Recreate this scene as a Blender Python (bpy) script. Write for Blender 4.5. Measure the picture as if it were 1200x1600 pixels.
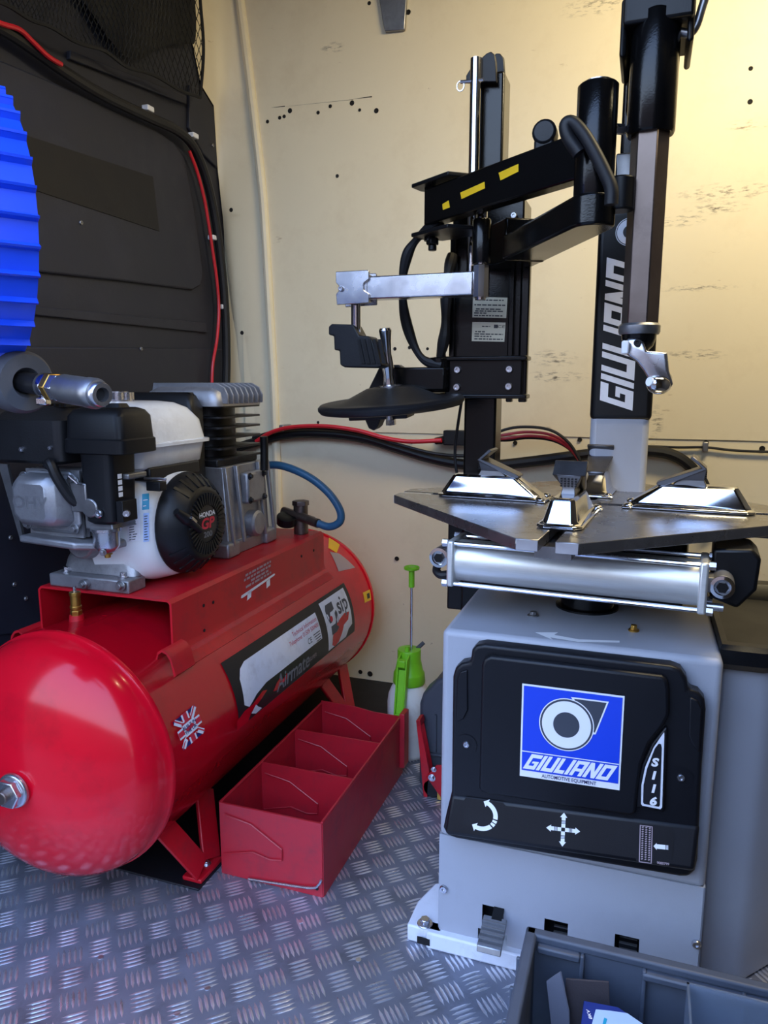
import bpy, bmesh, math, random
from mathutils import Vector, Matrix, noise
random.seed(7)
V = Vector
PI = math.pi
scene = bpy.context.scene
COL = scene.collection
for o in list(bpy.data.objects): bpy.data.objects.remove(o)

# ------------------------------------------------------------------ camera
FPX, PITCH, YAW, CAMH = 1156.0, math.radians(9.8), math.radians(19.3), 1.1
CF = V((-math.sin(YAW)*math.cos(PITCH), math.cos(YAW)*math.cos(PITCH), -math.sin(PITCH)))
CR = V((math.cos(YAW), math.sin(YAW), 0))
CU = CR.cross(CF)
CC = V((0, 0, CAMH))
cd = bpy.data.cameras.new('camera'); cam = bpy.data.objects.new('camera', cd); COL.objects.link(cam)
cd.sensor_fit = 'VERTICAL'; cd.sensor_height = 36.0; cd.lens = 36*FPX/1600; cd.clip_start = .02
mw = Matrix((CR, CU, -CF)).transposed().to_4x4(); mw.translation = CC
cam.matrix_world = mw
scene.camera = cam

# ------------------------------------------------------------------ light
scene.view_settings.view_transform = 'Standard'
scene.view_settings.look = 'None'
scene.view_settings.gamma = 1
scene.view_settings.use_curve_mapping = False
scene.view_settings.exposure = 0.0
w = bpy.data.worlds.new('daylight'); scene.world = w; w.use_nodes = True
bg = w.node_tree.nodes['Background']
wn, wl_ = w.node_tree.nodes, w.node_tree.links
wt = wn.new('ShaderNodeTexCoord'); ws = wn.new('ShaderNodeSeparateXYZ'); wr = wn.new('ShaderNodeValToRGB')
wl_.new(wt.outputs['Generated'], ws.inputs[0]); wl_.new(ws.outputs['Z'], wr.inputs[0]); wl_.new(wr.outputs[0], bg.inputs[0])
el = wr.color_ramp.elements
el[0].position = 0; el[0].color = (.80, .86, 1.0, 1); el[1].position = 1; el[1].color = (.26, .46, 1.0, 1)
e2 = el.new(.22); e2.color = (.58, .74, 1.0, 1)
bg.inputs[1].default_value = 6.6

def area(name, loc, target, sx, sy, power, color):
    l = bpy.data.lights.new(name, 'AREA'); l.shape = 'RECTANGLE'; l.size = sx; l.size_y = sy
    l.energy = power; l.color = color
    o = bpy.data.objects.new(name, l); COL.objects.link(o); o.location = loc
    o.rotation_euler = (V(target)-V(loc)).to_track_quat('-Z', 'Y').to_euler()
    return o
# added warm fill light, unseen under the roof, brightens the bulkhead
area('warm_fill_light', (.55, 1.55, 2.42), (.25, 2.3, 1.2), .9, .12, 30, (1.0, .83, .50))

# ------------------------------------------------------------------ helpers
def P(x, y, **k):
    d = CF + CR*((x-600)/FPX) - CU*((y-800)/FPX)
    (a, v), = k.items(); i = 'XYZ'.index(a)
    return CC + d*((v-CC[i])/d[i])

def s2l(c):
    c /= 255.0
    return c/12.92 if c <= .04045 else ((c+.055)/1.055)**2.4
def rgb(r, g, b): return (s2l(r), s2l(g), s2l(b), 1)

MATS = {}
def mat(name, col, rough=.5, metal=0., var=.12, vs=9., bump=0., bs=120., dirt=None, dirt_amt=.5, ds=5., coat=0., rvar=.12, trans=0., alpha=1., stretch=None, spec=.5):
    m = bpy.data.materials.new(name); m.use_nodes = True
    nt = m.node_tree; N = nt.nodes; L = nt.links; b = N['Principled BSDF']
    tc = N.new('ShaderNodeTexCoord'); co = tc.outputs['Object']
    if stretch:
        mp = N.new('ShaderNodeMapping'); mp.inputs['Scale'].default_value = stretch
        L.new(co, mp.inputs[0]); co = mp.outputs[0]
    nz = N.new('ShaderNodeTexNoise'); nz.inputs['Scale'].default_value = vs; nz.inputs['Detail'].default_value = 6
    L.new(co, nz.inputs['Vector'])
    mr = N.new('ShaderNodeMapRange'); mr.inputs[1].default_value = .3; mr.inputs[2].default_value = .7
    mr.inputs[3].default_value = 1-var; mr.inputs[4].default_value = 1+var
    L.new(nz.outputs['Fac'], mr.inputs[0])
    mx = N.new('ShaderNodeMix'); mx.data_type = 'RGBA'; mx.blend_type = 'MULTIPLY'; mx.inputs[0].default_value = 1
    mx.inputs[6].default_value = col
    cb = N.new('ShaderNodeCombineColor')
    for i in range(3): L.new(mr.outputs[0], cb.inputs[i])
    L.new(cb.outputs[0], mx.inputs[7])
    out = mx.outputs[2]
    if dirt:
        n2 = N.new('ShaderNodeTexNoise'); n2.inputs['Scale'].default_value = ds; n2.inputs['Detail'].default_value = 9; n2.inputs['Roughness'].default_value = .7
        L.new(co, n2.inputs['Vector'])
        r2 = N.new('ShaderNodeMapRange'); r2.inputs[1].default_value = .5; r2.inputs[2].default_value = .72; r2.inputs[4].default_value = dirt_amt
        L.new(n2.outputs['Fac'], r2.inputs[0])
        m2 = N.new('ShaderNodeMix'); m2.data_type = 'RGBA'; L.new(r2.outputs[0], m2.inputs[0]); L.new(out, m2.inputs[6]); m2.inputs[7].default_value = dirt
        out = m2.outputs[2]
    L.new(out, b.inputs['Base Color'])
    b.inputs['Metallic'].default_value = metal
    r3 = N.new('ShaderNodeMapRange'); r3.inputs[1].default_value = .3; r3.inputs[2].default_value = .7
    r3.inputs[3].default_value = max(.02, rough*(1-rvar)); r3.inputs[4].default_value = min(1, rough*(1+rvar))
    L.new(nz.outputs['Fac'], r3.inputs[0]); L.new(r3.outputs[0], b.inputs['Roughness'])
    b.inputs['Specular IOR Level'].default_value = spec
    if coat: b.inputs['Coat Weight'].default_value = coat; b.inputs['Coat Roughness'].default_value = .08
    if trans: b.inputs['Transmission Weight'].default_value = trans
    if alpha < 1: b.inputs['Alpha'].default_value = alpha
    if bump:
        nb = N.new('ShaderNodeTexNoise'); nb.inputs['Scale'].default_value = bs; nb.inputs['Detail'].default_value = 3
        L.new(co, nb.inputs['Vector'])
        bp = N.new('ShaderNodeBump'); bp.inputs['Strength'].default_value = bump; bp.inputs['Distance'].default_value = .002
        L.new(nb.outputs['Fac'], bp.inputs['Height']); L.new(bp.outputs[0], b.inputs['Normal'])
    MATS[name] = m
    return m

mat('black_lining', rgb(37, 39, 50), .55, var=.12, bump=.15, bs=200, dirt=rgb(62, 62, 70), dirt_amt=.3, ds=4, spec=.35)
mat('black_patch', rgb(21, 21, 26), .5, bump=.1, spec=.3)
mat('floor_plate', rgb(132, 135, 148), .44, .55, var=.14, vs=14, dirt=rgb(70, 66, 66), dirt_amt=.6, ds=9, bump=.06, bs=300)
mat('tread', rgb(225, 225, 232), .3, .8, var=.12, vs=16, dirt=rgb(80, 74, 72), dirt_amt=.6, ds=11)
mat('red_gloss', rgb(200, 8, 32), .17, var=.07, vs=6, dirt=rgb(120, 14, 26), dirt_amt=.4, ds=7, coat=.12, spec=.3)
mat('red_frame', rgb(184, 12, 30), .42, var=.08, vs=7, dirt=rgb(84, 40, 44), dirt_amt=.5, ds=9)
mat('red_tray', rgb(176, 28, 42), .38, var=.08, vs=10, dirt=rgb(96, 40, 48), dirt_amt=.45, ds=16)
mat('red_wire', rgb(190, 22, 36), .4)
mat('black_gloss', rgb(9, 9, 10), .2, var=.1, bump=.1, bs=350, spec=.32)
mat('black_satin', rgb(13, 13, 15), .4, var=.1, bump=.06, bs=300, spec=.3)
mat('black_plastic', rgb(18, 19, 22), .42, var=.1, bump=.12, bs=500, spec=.35)
mat('console_plastic', rgb(17, 18, 23), .4, var=.06, bump=.1, bs=700, spec=.3)
mat('rubber', rgb(22, 22, 25), .5, var=.15, bump=.1, spec=.35)
mat('grey_rubber', rgb(66, 68, 74), .6, var=.12, dirt=rgb(96, 94, 96), dirt_amt=.4, ds=20)
mat('grey_paint', rgb(164, 166, 174), .42, var=.03, vs=5, bump=.12, bs=450, dirt=rgb(120, 120, 128), dirt_amt=.15, ds=6)
mat('dark_grey_plastic', rgb(62, 66, 74), .5, var=.08, bump=.1, bs=300)
mat('crate_plastic', rgb(72, 79, 92), .5, var=.1, vs=12, dirt=rgb(60, 62, 68), dirt_amt=.4, ds=14)
mat('table_steel', rgb(150, 148, 148), .27, .92, var=.2, vs=14, dirt=rgb(54, 54, 58), dirt_amt=.5, ds=8, stretch=(1, 1, 1))
mat('cut_steel', rgb(205, 205, 208), .3, .9, var=.1, vs=40)
mat('chrome', rgb(206, 207, 212), .1, 1., var=.03, rvar=.3)
mat('claw_steel', rgb(104, 102, 103), .36, .9, var=.12, vs=30)
mat('zinc', rgb(190, 190, 196), .26, .95, var=.14, vs=24)
mat('dull_zinc', rgb(150, 150, 152), .38, .9, var=.16, vs=30, dirt=rgb(96, 92, 90), dirt_amt=.4, ds=20)
mat('brushed_aluminium', rgb(222, 221, 216), .42, .7, var=.05, vs=60, stretch=(.02, 8, 8))
mat('cast_aluminium', rgb(158, 158, 162), .46, .75, var=.1, vs=25, bump=.2, bs=260, dirt=rgb(82, 80, 80), dirt_amt=.5, ds=14)
mat('bar_steel', rgb(108, 95, 88), .34, .8, var=.16, vs=16, dirt=rgb(70, 62, 58), dirt_amt=.5, ds=10)
mat('bar_dark', rgb(44, 42, 44), .35, .7, var=.1)
mat('brass', rgb(186, 144, 70), .32, .95, var=.15, vs=40)
mat('white_enamel', rgb(228, 230, 232), .25, var=.03, dirt=rgb(150, 142, 138), dirt_amt=.3, ds=10, coat=.3)
mat('bottle_plastic', rgb(226, 222, 214), .45, var=.05, dirt=rgb(170, 140, 104), dirt_amt=.45, ds=9, trans=.12)
mat('green_plastic', rgb(118, 190, 32), .36, var=.06)
mat('blue_plastic', rgb(20, 70, 214), .34, var=.05, coat=.1)
mat('blue_hose', rgb(38, 88, 122), .42, var=.08, dirt=rgb(60, 80, 96), dirt_amt=.3, ds=14)
mat('cast_dark', rgb(40, 40, 42), .4, .4, var=.15, bump=.15, bs=240)
mat('yellow_print', rgb(232, 184, 30), .45)
mat('white_print', rgb(236, 236, 238), .45, var=.02)
mat('grey_print', rgb(120, 122, 128), .5, var=.02)
mat('pale_print', rgb(170, 150, 156), .5, var=.04)
mat('red_print', rgb(196, 40, 60), .5, var=.03)
mat('black_print', rgb(20, 21, 28), .42, var=.05)
mat('dark_print', rgb(62, 66, 76), .45, var=.05)
mat('blue_print', rgb(24, 66, 206), .35, var=.02)
mat('navy_print', rgb(26, 26, 88), .45, var=.05)
mat('teal_print', rgb(10, 150, 186), .45, var=.03)
mat('sticker_white', rgb(222, 224, 232), .4, var=.03, dirt=rgb(150, 140, 136), dirt_amt=.3, ds=22)
mat('silver_label', rgb(176, 170, 150), .35, .4, var=.04)
mat('net_black', rgb(13, 13, 14), .8)
mat('bag_black', rgb(17, 17, 19), .85, bump=.3, bs=60)
mat('brown_paper', rgb(58, 51, 54), .8, var=.15, bump=.2, bs=400)
mat('grit_paper', rgb(104, 106, 118), .75, var=.1, bump=.2, bs=500)
mat('box_blue', rgb(16, 42, 118), .4)
mat('box_pale', rgb(170, 196, 240), .35, var=.08)
mat('clear_plastic', rgb(200, 215, 235), .12, var=.02, trans=.85)
mat('hole_dark', rgb(12, 11, 11), .8)
mat('paper_white', rgb(235, 235, 240), .6)
mat('amber_lamp', rgb(250, 235, 200), .5)
mat('outside_ground', rgb(96, 94, 92), .85, var=.15, vs=2)
mat('sky_block_brick', rgb(104, 84, 76), .85, var=.2, vs=3)
mat('bounce_cut_dark', rgb(70, 70, 74), .7, var=.06, vs=3)  # dark tone cuts bounce light from unseen roof, side wall and door leaf

W = {}
class MB:
    def __init__(s, T=None): s.v = []; s.f = []; s.T = T
    def add(s, vs, fs):
        o = len(s.v)
        for p in vs:
            p = V(p); s.v.append(s.T @ p if s.T is not None else p)
        s.f += [[i+o for i in f] for f in fs]
        return s
    def box(s, c, d, R=None):
        c = V(c); h = V(d)/2; vs = []
        for x in (-1, 1):
            for y in (-1, 1):
                for z in (-1, 1):
                    q = V((x*h.x, y*h.y, z*h.z))
                    if R is not None: q = R @ q
                    vs.append(c+q)
        return s.add(vs, [(0,1,3,2),(4,6,7,5),(0,4,5,1),(2,3,7,6),(0,2,6,4),(1,5,7,3)])
    def span(s, x0, x1, y0, y1, z0, z1):
        return s.box(((x0+x1)/2, (y0+y1)/2, (z0+z1)/2), (abs(x1-x0), abs(y1-y0), abs(z1-z0)))
    def frame(s, ax):
        ax = V(ax).normalized(); t = V((0,0,1)) if abs(ax.z) < .9 else V((1,0,0))
        u = ax.cross(t).normalized(); return u, ax.cross(u).normalized()
    def cyl(s, a, b, r, r2=None, n=24, ph=0):
        a, b = V(a), V(b); r2 = r if r2 is None else r2; u, w_ = s.frame(b-a); vs = []
        for c, q in ((a, r), (b, r2)):
            for i in range(n):
                t = 2*PI*i/n+ph; vs.append(c+u*(q*math.cos(t))+w_*(q*math.sin(t)))
        fs = [(i, (i+1) % n, n+(i+1) % n, n+i) for i in range(n)] + [list(range(n))[::-1], list(range(n, 2*n))]
        return s.add(vs, fs)
    def lathe(s, prof, o, ax=(0,0,1), n=32, cap=True):
        o, ax = V(o), V(ax).normalized(); u, w_ = s.frame(ax); vs = []; fs = []
        for r, h in prof:
            for i in range(n):
                t = 2*PI*i/n; vs.append(o+ax*h+u*(r*math.cos(t))+w_*(r*math.sin(t)))
        for k in range(len(prof)-1):
            for i in range(n): fs.append((k*n+i, k*n+(i+1) % n, (k+1)*n+(i+1) % n, (k+1)*n+i))
        if cap: fs += [list(range(n))[::-1], list(range((len(prof)-1)*n, len(prof)*n))]
        return s.add(vs, fs)
    def tube(s, pts, r, n=8, res=6, smooth=True, cap=True):
        pts = [V(p) for p in pts]
        if smooth and len(pts) > 2:
            q = [pts[0]*2-pts[1]]+pts+[pts[-1]*2-pts[-2]]; out = []
            for i in range(1, len(q)-2):
                for k in range(res):
                    t = k/res; a, b, c, d = q[i-1], q[i], q[i+1], q[i+2]
                    out.append(.5*((2*b)+(c-a)*t+(2*a-5*b+4*c-d)*t*t+(3*b-a-3*c+d)*t**3))
            pts = out+[pts[-1]]
        m = len(pts); u = None; vs = []
        for i, p in enumerate(pts):
            d = (pts[min(i+1, m-1)]-pts[max(i-1, 0)]).normalized()
            if u is None: u, w_ = s.frame(d)
            else: u = (u-d*u.dot(d)).normalized(); w_ = d.cross(u)
            rr = r(i/(m-1)) if callable(r) else r
            for k in range(n):
                t = 2*PI*k/n; vs.append(p+u*(rr*math.cos(t))+w_*(rr*math.sin(t)))
        fs = [(i*n+k, i*n+(k+1) % n, (i+1)*n+(k+1) % n, (i+1)*n+k) for i in range(m-1) for k in range(n)]
        if cap: fs += [list(range(n))[::-1], list(range((m-1)*n, m*n))]
        return s.add(vs, fs)
    def prism(s, pts, d):
        pts = [V(p) for p in pts]; d = V(d) if not callable(d) else d; n = len(pts)
        top = [p+d for p in pts]
        return s.add(pts+top, [list(range(n))[::-1], list(range(n, 2*n))]+[(i, (i+1) % n, n+(i+1) % n, n+i) for i in range(n)])
    def loft(s, rings, cap=True):
        n = len(rings[0]); vs = [p for r in rings for p in r]; fs = []
        for k in range(len(rings)-1):
            for i in range(n): fs.append((k*n+i, k*n+(i+1) % n, (k+1)*n+(i+1) % n, (k+1)*n+i))
        if cap: fs += [list(range(n))[::-1], list(range((len(rings)-1)*n, len(rings)*n))]
        return s.add(vs, fs)
    def rrbox(s, x0, x1, y0, y1, levels, n=5):
        """stack of rounded rectangles: levels = [(z, inset, corner radius)]"""
        rings = []
        for z, ins, r in levels:
            ring = []; a0, a1, b0, b1 = x0+ins, x1-ins, y0+ins, y1-ins
            for cx, cy, st in ((a1-r, b1-r, 0), (a0+r, b1-r, 1), (a0+r, b0+r, 2), (a1-r, b0+r, 3)):
                for k in range(n): t = (st+k/(n-1))*PI/2; ring.append((cx+r*math.cos(t), cy+r*math.sin(t), z))
            rings.append(ring)
        return s.loft(rings)
    def flat(s, poly, fn):            # 2-d polygon(s) mapped on a surface
        return s.add([fn(u, v) for u, v in poly], [list(range(len(poly)))])
    def build(s, name, m, parent=None, bevel=0., seg=2, ang=35, smooth=True, weld=0):
        c = V((0,0,0)); lo = V((1e9,)*3); hi = -lo
        for p in s.v:
            for i in range(3): lo[i] = min(lo[i], p[i]); hi[i] = max(hi[i], p[i])
        c = (lo+hi)/2
        me = bpy.data.meshes.new(name); me.from_pydata([p-c for p in s.v], [], s.f)
        bm = bmesh.new(); bm.from_mesh(me)
        if weld: bmesh.ops.remove_doubles(bm, verts=bm.verts, dist=weld)
        bmesh.ops.recalc_face_normals(bm, faces=bm.faces); bm.to_mesh(me); bm.free()
        me.materials.append(MATS[m])
        if smooth:
            for p in me.polygons: p.use_smooth = True
            me.set_sharp_from_angle(angle=math.radians(ang))
        o = bpy.data.objects.new(name, me); COL.objects.link(o)
        if parent is not None:
            o.parent = parent; o.location = c-W[parent.name]
        else: o.location = c
        W[o.name] = c
        if bevel:
            b = o.modifiers.new('bevel', 'BEVEL'); b.width = bevel; b.segments = seg; b.limit_method = 'ANGLE'; b.angle_limit = math.radians(40)
        return o

def thing(name, label, cat, loc, group=None):
    o = bpy.data.objects.new(name, None); COL.objects.link(o); o.location = loc; o.empty_display_size = .05
    W[o.name] = V(loc); return tag(o, label, cat, group)
def tag(o, label, cat, group=None):
    o['label'] = label; o['category'] = cat
    if group: o['group'] = group
    return o
def struct(o, label=None):
    o['kind'] = 'structure'
    if label: o['label'] = label
    return o
def quad(a, b, c, d):                  # TL TR BR BL -> fn(u right, v up)
    a, b, c, d = V(a), V(b), V(c), V(d)
    return lambda u, v: (d*(1-u)+c*u)*(1-v)+(a*(1-u)+b*u)*v
def plane(o, ux, uy):
    o, ux, uy = V(o), V(ux), V(uy)
    return lambda u, v: o+ux*u+uy*v
def text2d(body, size=1., bold=0., shear=0., align='CENTER'):
    cu = bpy.data.curves.new('text', 'FONT'); cu.body = body; cu.size = size; cu.offset = bold; cu.shear = shear
    cu.align_x = align; cu.align_y = 'CENTER'; cu.resolution_u = 3
    ob = bpy.data.objects.new('text', cu); COL.objects.link(ob)
    dg = bpy.context.evaluated_depsgraph_get(); me = bpy.data.meshes.new_from_object(ob.evaluated_get(dg))
    vs = [(v.co.x, v.co.y) for v in me.vertices]; fs = [list(p.vertices) for p in me.polygons]
    bpy.data.objects.remove(ob); bpy.data.curves.remove(cu); bpy.data.meshes.remove(me)
    return vs, fs
def lettering(mb, body, fn, size, at=(0, 0), bold=0., shear=0., align='CENTER', sx=1.):
    vs, fs = text2d(body, size, bold, shear, align)
    return mb.add([fn(at[0]+x*sx, at[1]+y) for x, y in vs], fs)
def rect2(u0, v0, u1, v1): return [(u0, v0), (u1, v0), (u1, v1), (u0, v1)]
def disc2(cu, cv, r, n=32, ry=None):
    ry = r if ry is None else ry
    return [(cu+r*math.cos(2*PI*i/n), cv+ry*math.sin(2*PI*i/n)) for i in range(n)]
LET = {'G': (1., [[(0,0),(1,0),(1,.54),(.46,.54),(.46,.40),(.7,.40),(.7,.24),(.3,.24),(.3,.76),(1,.76),(1,1),(0,1)]]),
       'I': (.3, [[(0,0),(.3,0),(.3,1),(0,1)]]), 'U': (1., [[(0,0),(1,0),(1,1),(.7,1),(.7,.24),(.3,.24),(.3,1),(0,1)]]),
       'L': (.8, [[(0,0),(.8,0),(.8,.24),(.3,.24),(.3,1),(0,1)]]),
       'A': (1., [[(0,0),(.3,0),(.3,.3),(.7,.3),(.7,0),(1,0),(1,.5),(0,.5)], [(0,.5),(.3,.5),(.3,.78),(0,.78)], [(.7,.5),(1,.5),(1,.78),(.7,.78)], [(0,.78),(1,.78),(1,1),(0,1)]]),
       'N': (1., [[(0,0),(.3,0),(.3,.56),(.7,0),(1,0),(1,1),(.7,1),(.7,.42),(.3,1),(0,1)]]),
       'O': (1., [[(0,0),(1,0),(1,.22),(0,.22)], [(0,.22),(.3,.22),(.3,.78),(0,.78)], [(.7,.22),(1,.22),(1,.78),(.7,.78)], [(0,.78),(1,.78),(1,1),(0,1)]])}
def block_word(mb, word, fn, u0, v0, u1, v1, shear=.5, gap=.14):
    """heavy slanted block capitals filling a box"""
    tot = sum(LET[c][0] for c in word)+gap*(len(word)-1)+shear
    sx = (u1-u0)/tot; h = v1-v0; x = 0
    m = lambda a, b: fn(u0+(a+shear*b)*sx, v0+b*h)
    for c in word:
        wd, rs = LET[c]
        for r in rs: mb.add([m(x+a, b) for a, b in r], [list(range(len(r)))])
        x += wd+gap
def bolt(parent, p, ax, r, h, m='zinc', name='bolt', washer=True):
    p, ax = V(p), V(ax).normalized(); b = MB()
    if washer: b.cyl(p, p+ax*(h*.3), r*1.5, n=16)
    b.cyl(p+ax*(h*.25), p+ax*h, r, r*.94, n=6)
    return b.build(name, m, parent, bevel=r*.1, seg=1)
def screw(parent, p, ax, r, h, m='zinc', name='screw'):
    p, ax = V(p), V(ax).normalized()
    b = MB().lathe([(r, 0), (r, h*.6), (r*.8, h), (r*.45, h), (r*.4, h*.45)], p, ax, n=16)
    return b.build(name, m, parent)

# ------------------------------------------------------------------ the van shell
YW = 2.476
def wall_paint(name, blobs):
    m = mat(name, rgb(226, 214, 184), .46, var=.035, vs=2.2, bump=.05, bs=90, dirt=rgb(186, 166, 130), dirt_amt=.22, ds=4.5)
    nt = m.node_tree; N = nt.nodes; L = nt.links; b = N['Principled BSDF']
    src = b.inputs['Base Color'].links[0].from_socket
    ge = N.new('ShaderNodeNewGeometry'); acc = None
    for x, z, rx, rz in blobs:
        mp = N.new('ShaderNodeMapping'); mp.vector_type = 'POINT'
        mp.inputs['Location'].default_value = (-x/rx, 0, -z/rz); mp.inputs['Scale'].default_value = (1/rx, 0, 1/rz)
        L.new(ge.outputs['Position'], mp.inputs[0])
        ln = N.new('ShaderNodeVectorMath'); ln.operation = 'LENGTH'; L.new(mp.outputs[0], ln.inputs[0])
        r = N.new('ShaderNodeMapRange'); r.inputs[1].default_value = 1; r.inputs[2].default_value = .2; L.new(ln.outputs['Value'], r.inputs[0])
        if acc is None: acc = r.outputs[0]
        else:
            a = N.new('ShaderNodeMath'); a.operation = 'MAXIMUM'; L.new(acc, a.inputs[0]); L.new(r.outputs[0], a.inputs[1]); acc = a.outputs[0]
    def scuff(scale, lo, hi, gate, colour, src):
        mp = N.new('ShaderNodeMapping'); mp.inputs['Scale'].default_value = scale; L.new(ge.outputs['Position'], mp.inputs[0])
        nz = N.new('ShaderNodeTexNoise'); nz.inputs['Scale'].default_value = 1; nz.inputs['Detail'].default_value = 8; nz.inputs['Roughness'].default_value = .65
        L.new(mp.outputs[0], nz.inputs['Vector'])
        r = N.new('ShaderNodeMapRange'); r.inputs[1].default_value = lo; r.inputs[2].default_value = hi; L.new(nz.outputs['Fac'], r.inputs[0])
        f = r.outputs[0]
        if gate is not None:
            g = N.new('ShaderNodeMath'); g.operation = 'MULTIPLY'; L.new(f, g.inputs[0]); L.new(gate, g.inputs[1]); f = g.outputs[0]
        mx = N.new('ShaderNodeMix'); mx.data_type = 'RGBA'; L.new(f, mx.inputs[0]); L.new(src, mx.inputs[6]); mx.inputs[7].default_value = colour
        return mx.outputs[2]
    src = scuff((9, 9, 40), .68, .76, None, rgb(176, 156, 124), src)
    src = scuff((30, 30, 22), .72, .76, None, rgb(120, 104, 84), src)
    if acc is not None: src = scuff((34, 34, 130), .50, .66, acc, rgb(70, 60, 46), src)
    L.new(src, b.inputs['Base Color'])
    return m
def wp(x, y, rx, rz): p = P(x, y, Y=YW); return (p.x, p.z, rx, rz)
wall_paint('cream_wall', [wp(865, 560, .09, .03), wp(868, 588, .12, .022), wp(1135, 300, .16, .03), wp(1120, 325, .1, .02), wp(1085, 555, .1, .02),
                          wp(1090, 450, .13, .012), wp(1065, 345, .08, .02), wp(930, 10, .12, .03), wp(520, 75, .05, .02), wp(1025, 660, .025, .06), wp(1170, 195, .07, .02)])

fl = struct(MB().span(-1.56, 1.52, .42, 2.56, -.03, 0).build('floor', 'floor_plate'), 'aluminium five-bar checker plate floor')
# raised tread bars of the checker plate
tb = MB(); A = .080; L_ = .0225; ang = math.radians(41)
ca, sa = math.cos(ang), math.sin(ang)
i0 = int(-1.5/A); i1 = int(.6/A)
for i in range(i0, i1):
    for j in range(int(.75/A), int(2.45/A)):
        for k in (0, 1):
            cx, cy = (i+.5*k)*A, (j+.5*k)*A
            for q in range(5):
                o = (q-2)*.0102
                bx = [(-1, 0, 0), (-.45, -.0030/L_, 0), (.45, -.0030/L_, 0), (1, 0, 0), (.45, .0030/L_, 0), (-.45, .0030/L_, 0), (-.5, 0, .0019), (.5, 0, .0019)]
                vs = []
                for x, y, z in bx:
                    x, y = x*L_, y*L_+o
                    if k: x, y = y, -x
                    vs.append((cx+x*ca-y*sa, cy+x*sa+y*ca, z))
                tb.add(vs, [(0,1,6),(1,2,7,6),(2,3,7),(3,4,7),(4,5,6,7),(5,0,6)])
t_ = tb.build('tread_bars', 'tread', fl, ang=80); t_['kind'] = 'stuff'
# countersunk floor screws
for x, y in ((157, 1496), (324, 1544), (277, 1584), (560, 1500), (470, 1440)):
    p = P(x, y, Z=0); MB().cyl(p, p+V((0,0,.0012)), .0055, n=14).build('floor_screw', 'cut_steel', fl)

wb = struct(MB().span(-1.5, 1.52, 2.485, 2.53, 0, 2.6).build('wall_back', 'cream_wall'), 'cream painted bulkhead wall with scuffs and drilled holes')
MB().span(-1.35, 1.5, YW+.004, 2.485, 0.0, .929).build('panel', 'cream_wall', wb)
MB().span(-1.42, 1.5, YW, 2.485, .932, 2.6).build('panel', 'cream_wall', wb)
wl = struct(MB().span(-1.56, -1.49, .42, 2.52, 0, 2.6).build('wall_left', 'black_lining'), 'black lined van side wall')
struct(MB().span(1.5, 1.56, .42, 2.53, 0, 2.6).build('wall_right', 'bounce_cut_dark'), 'unseen van side wall, toned dark to cut bounce light')
struct(MB().span(.14, 1.56, .36, .42, 0, 2.6).build('light_block_door', 'bounce_cut_dark'), 'added rear door leaf, unseen, blocks daylight from the right')  # unseen leaf added to narrow the opening that daylight enters by
struct(MB().span(-1.56, 1.56, .42, 2.53, 2.6, 2.66).build('ceiling', 'bounce_cut_dark'), 'unseen van roof, toned dark to cut bounce light')
gr = MB().span(-14, 14, -16, .4, -.62, -.6).build('ground', 'outside_ground'); struct(gr, 'grey ground outside the van')
struct(MB().span(-9, 9, -6.3, -6, -.6, 2.9).build('sky_block_wall', 'sky_block_brick'), 'added brick wall outside the van, unseen, blocks low sky light')  # unseen wall added to block the low sky and darken reflections

# corner pillar with bead of sealant
le = [(283, -30), (287, 0), (314, 132), (334, 165), (340, 263), (348, 338), (364, 527), (370, 600), (375, 680), (380, 760)]
be = [(372, -30), (375, 0), (390, 120), (394, 155), (406, 260), (413, 338), (424, 527), (428, 600), (431, 680), (434, 760)]
rings = []
for a, b in zip(le, be):
    A_ = P(*a, X=-1.484); B_ = P(*b, Y=YW-.001); row = []
    mid = V((A_.x+.004, B_.y-.01, (A_.z+B_.z)/2))
    for k in range(7):
        t = k/6; row.append(A_*((1-t)**2)+mid*(2*t*(1-t))+B_*(t*t))
    rings.append(row)
rings.append([V((p.x, p.y, 0)) for p in rings[-1]])
pm = MB(); n = 7
pm.add([p for r in rings for p in r], [(k*n+i, k*n+i+1, (k+1)*n+i+1, (k+1)*n+i) for k in range(len(rings)-1) for i in range(n-1)])
tr = struct(pm.build('trim_1', 'cream_wall', ang=80), 'cream corner pillar between the black side wall and the bulkhead')
bead = [P(*b, Y=YW-.004) for b in be]+[V((P(436, 780, Y=YW).x, YW-.004, .01))]
struct(MB().tube(bead, .016, n=10).build('trim_2', 'cream_wall'), 'rounded cream trim bead down the bulkhead corner')

# holes, rivets and gashes in the bulkhead
for x, y, r in [(418,190,3),(437,184,3),(444,182,3),(453,173,4),(497,176,3),(516,166,3),(550,161,4),(562,172,2.5),(588,173,4),(577,5,3),(638,19,4),
                (527,275,3),(620,873,4),(805,692,3.5),(682,691,3.5),(566,690,3),(643,691,3),(1103,692,4),(1191,701,4),(906,687,3.5),(1173,107,3),(1172,159,3.5),
                (332,93,3.5),(361,328,3.5),(378,520,3.5),(375,620,3),(563,1050,4),(578,1053,5),(497,660,2.5),(617,545,3),(640,543,3),(668,545,2.5),(830,1010,3)]:
    p = P(x, y, Y=YW); rr = r/FPX*2.5*.8
    if x < 395:
        p = P(x, y, X=-1.40); p = P(x, y, Y=2.43)
    MB().lathe([(rr*1.25, 0), (rr*1.1, -.0018), (rr*.8, -.002), (rr*.6, -.0008)], p+V((0, .0004, 0)), (0, 1, 0), n=10).build('screw_hole', 'hole_dark', wb)
a, b, c_, d = [P(x, y, Y=YW-.0006) for x, y in ((424, 168), (500, 161), (556, 154), (581, 151))]
g = MB()
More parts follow.
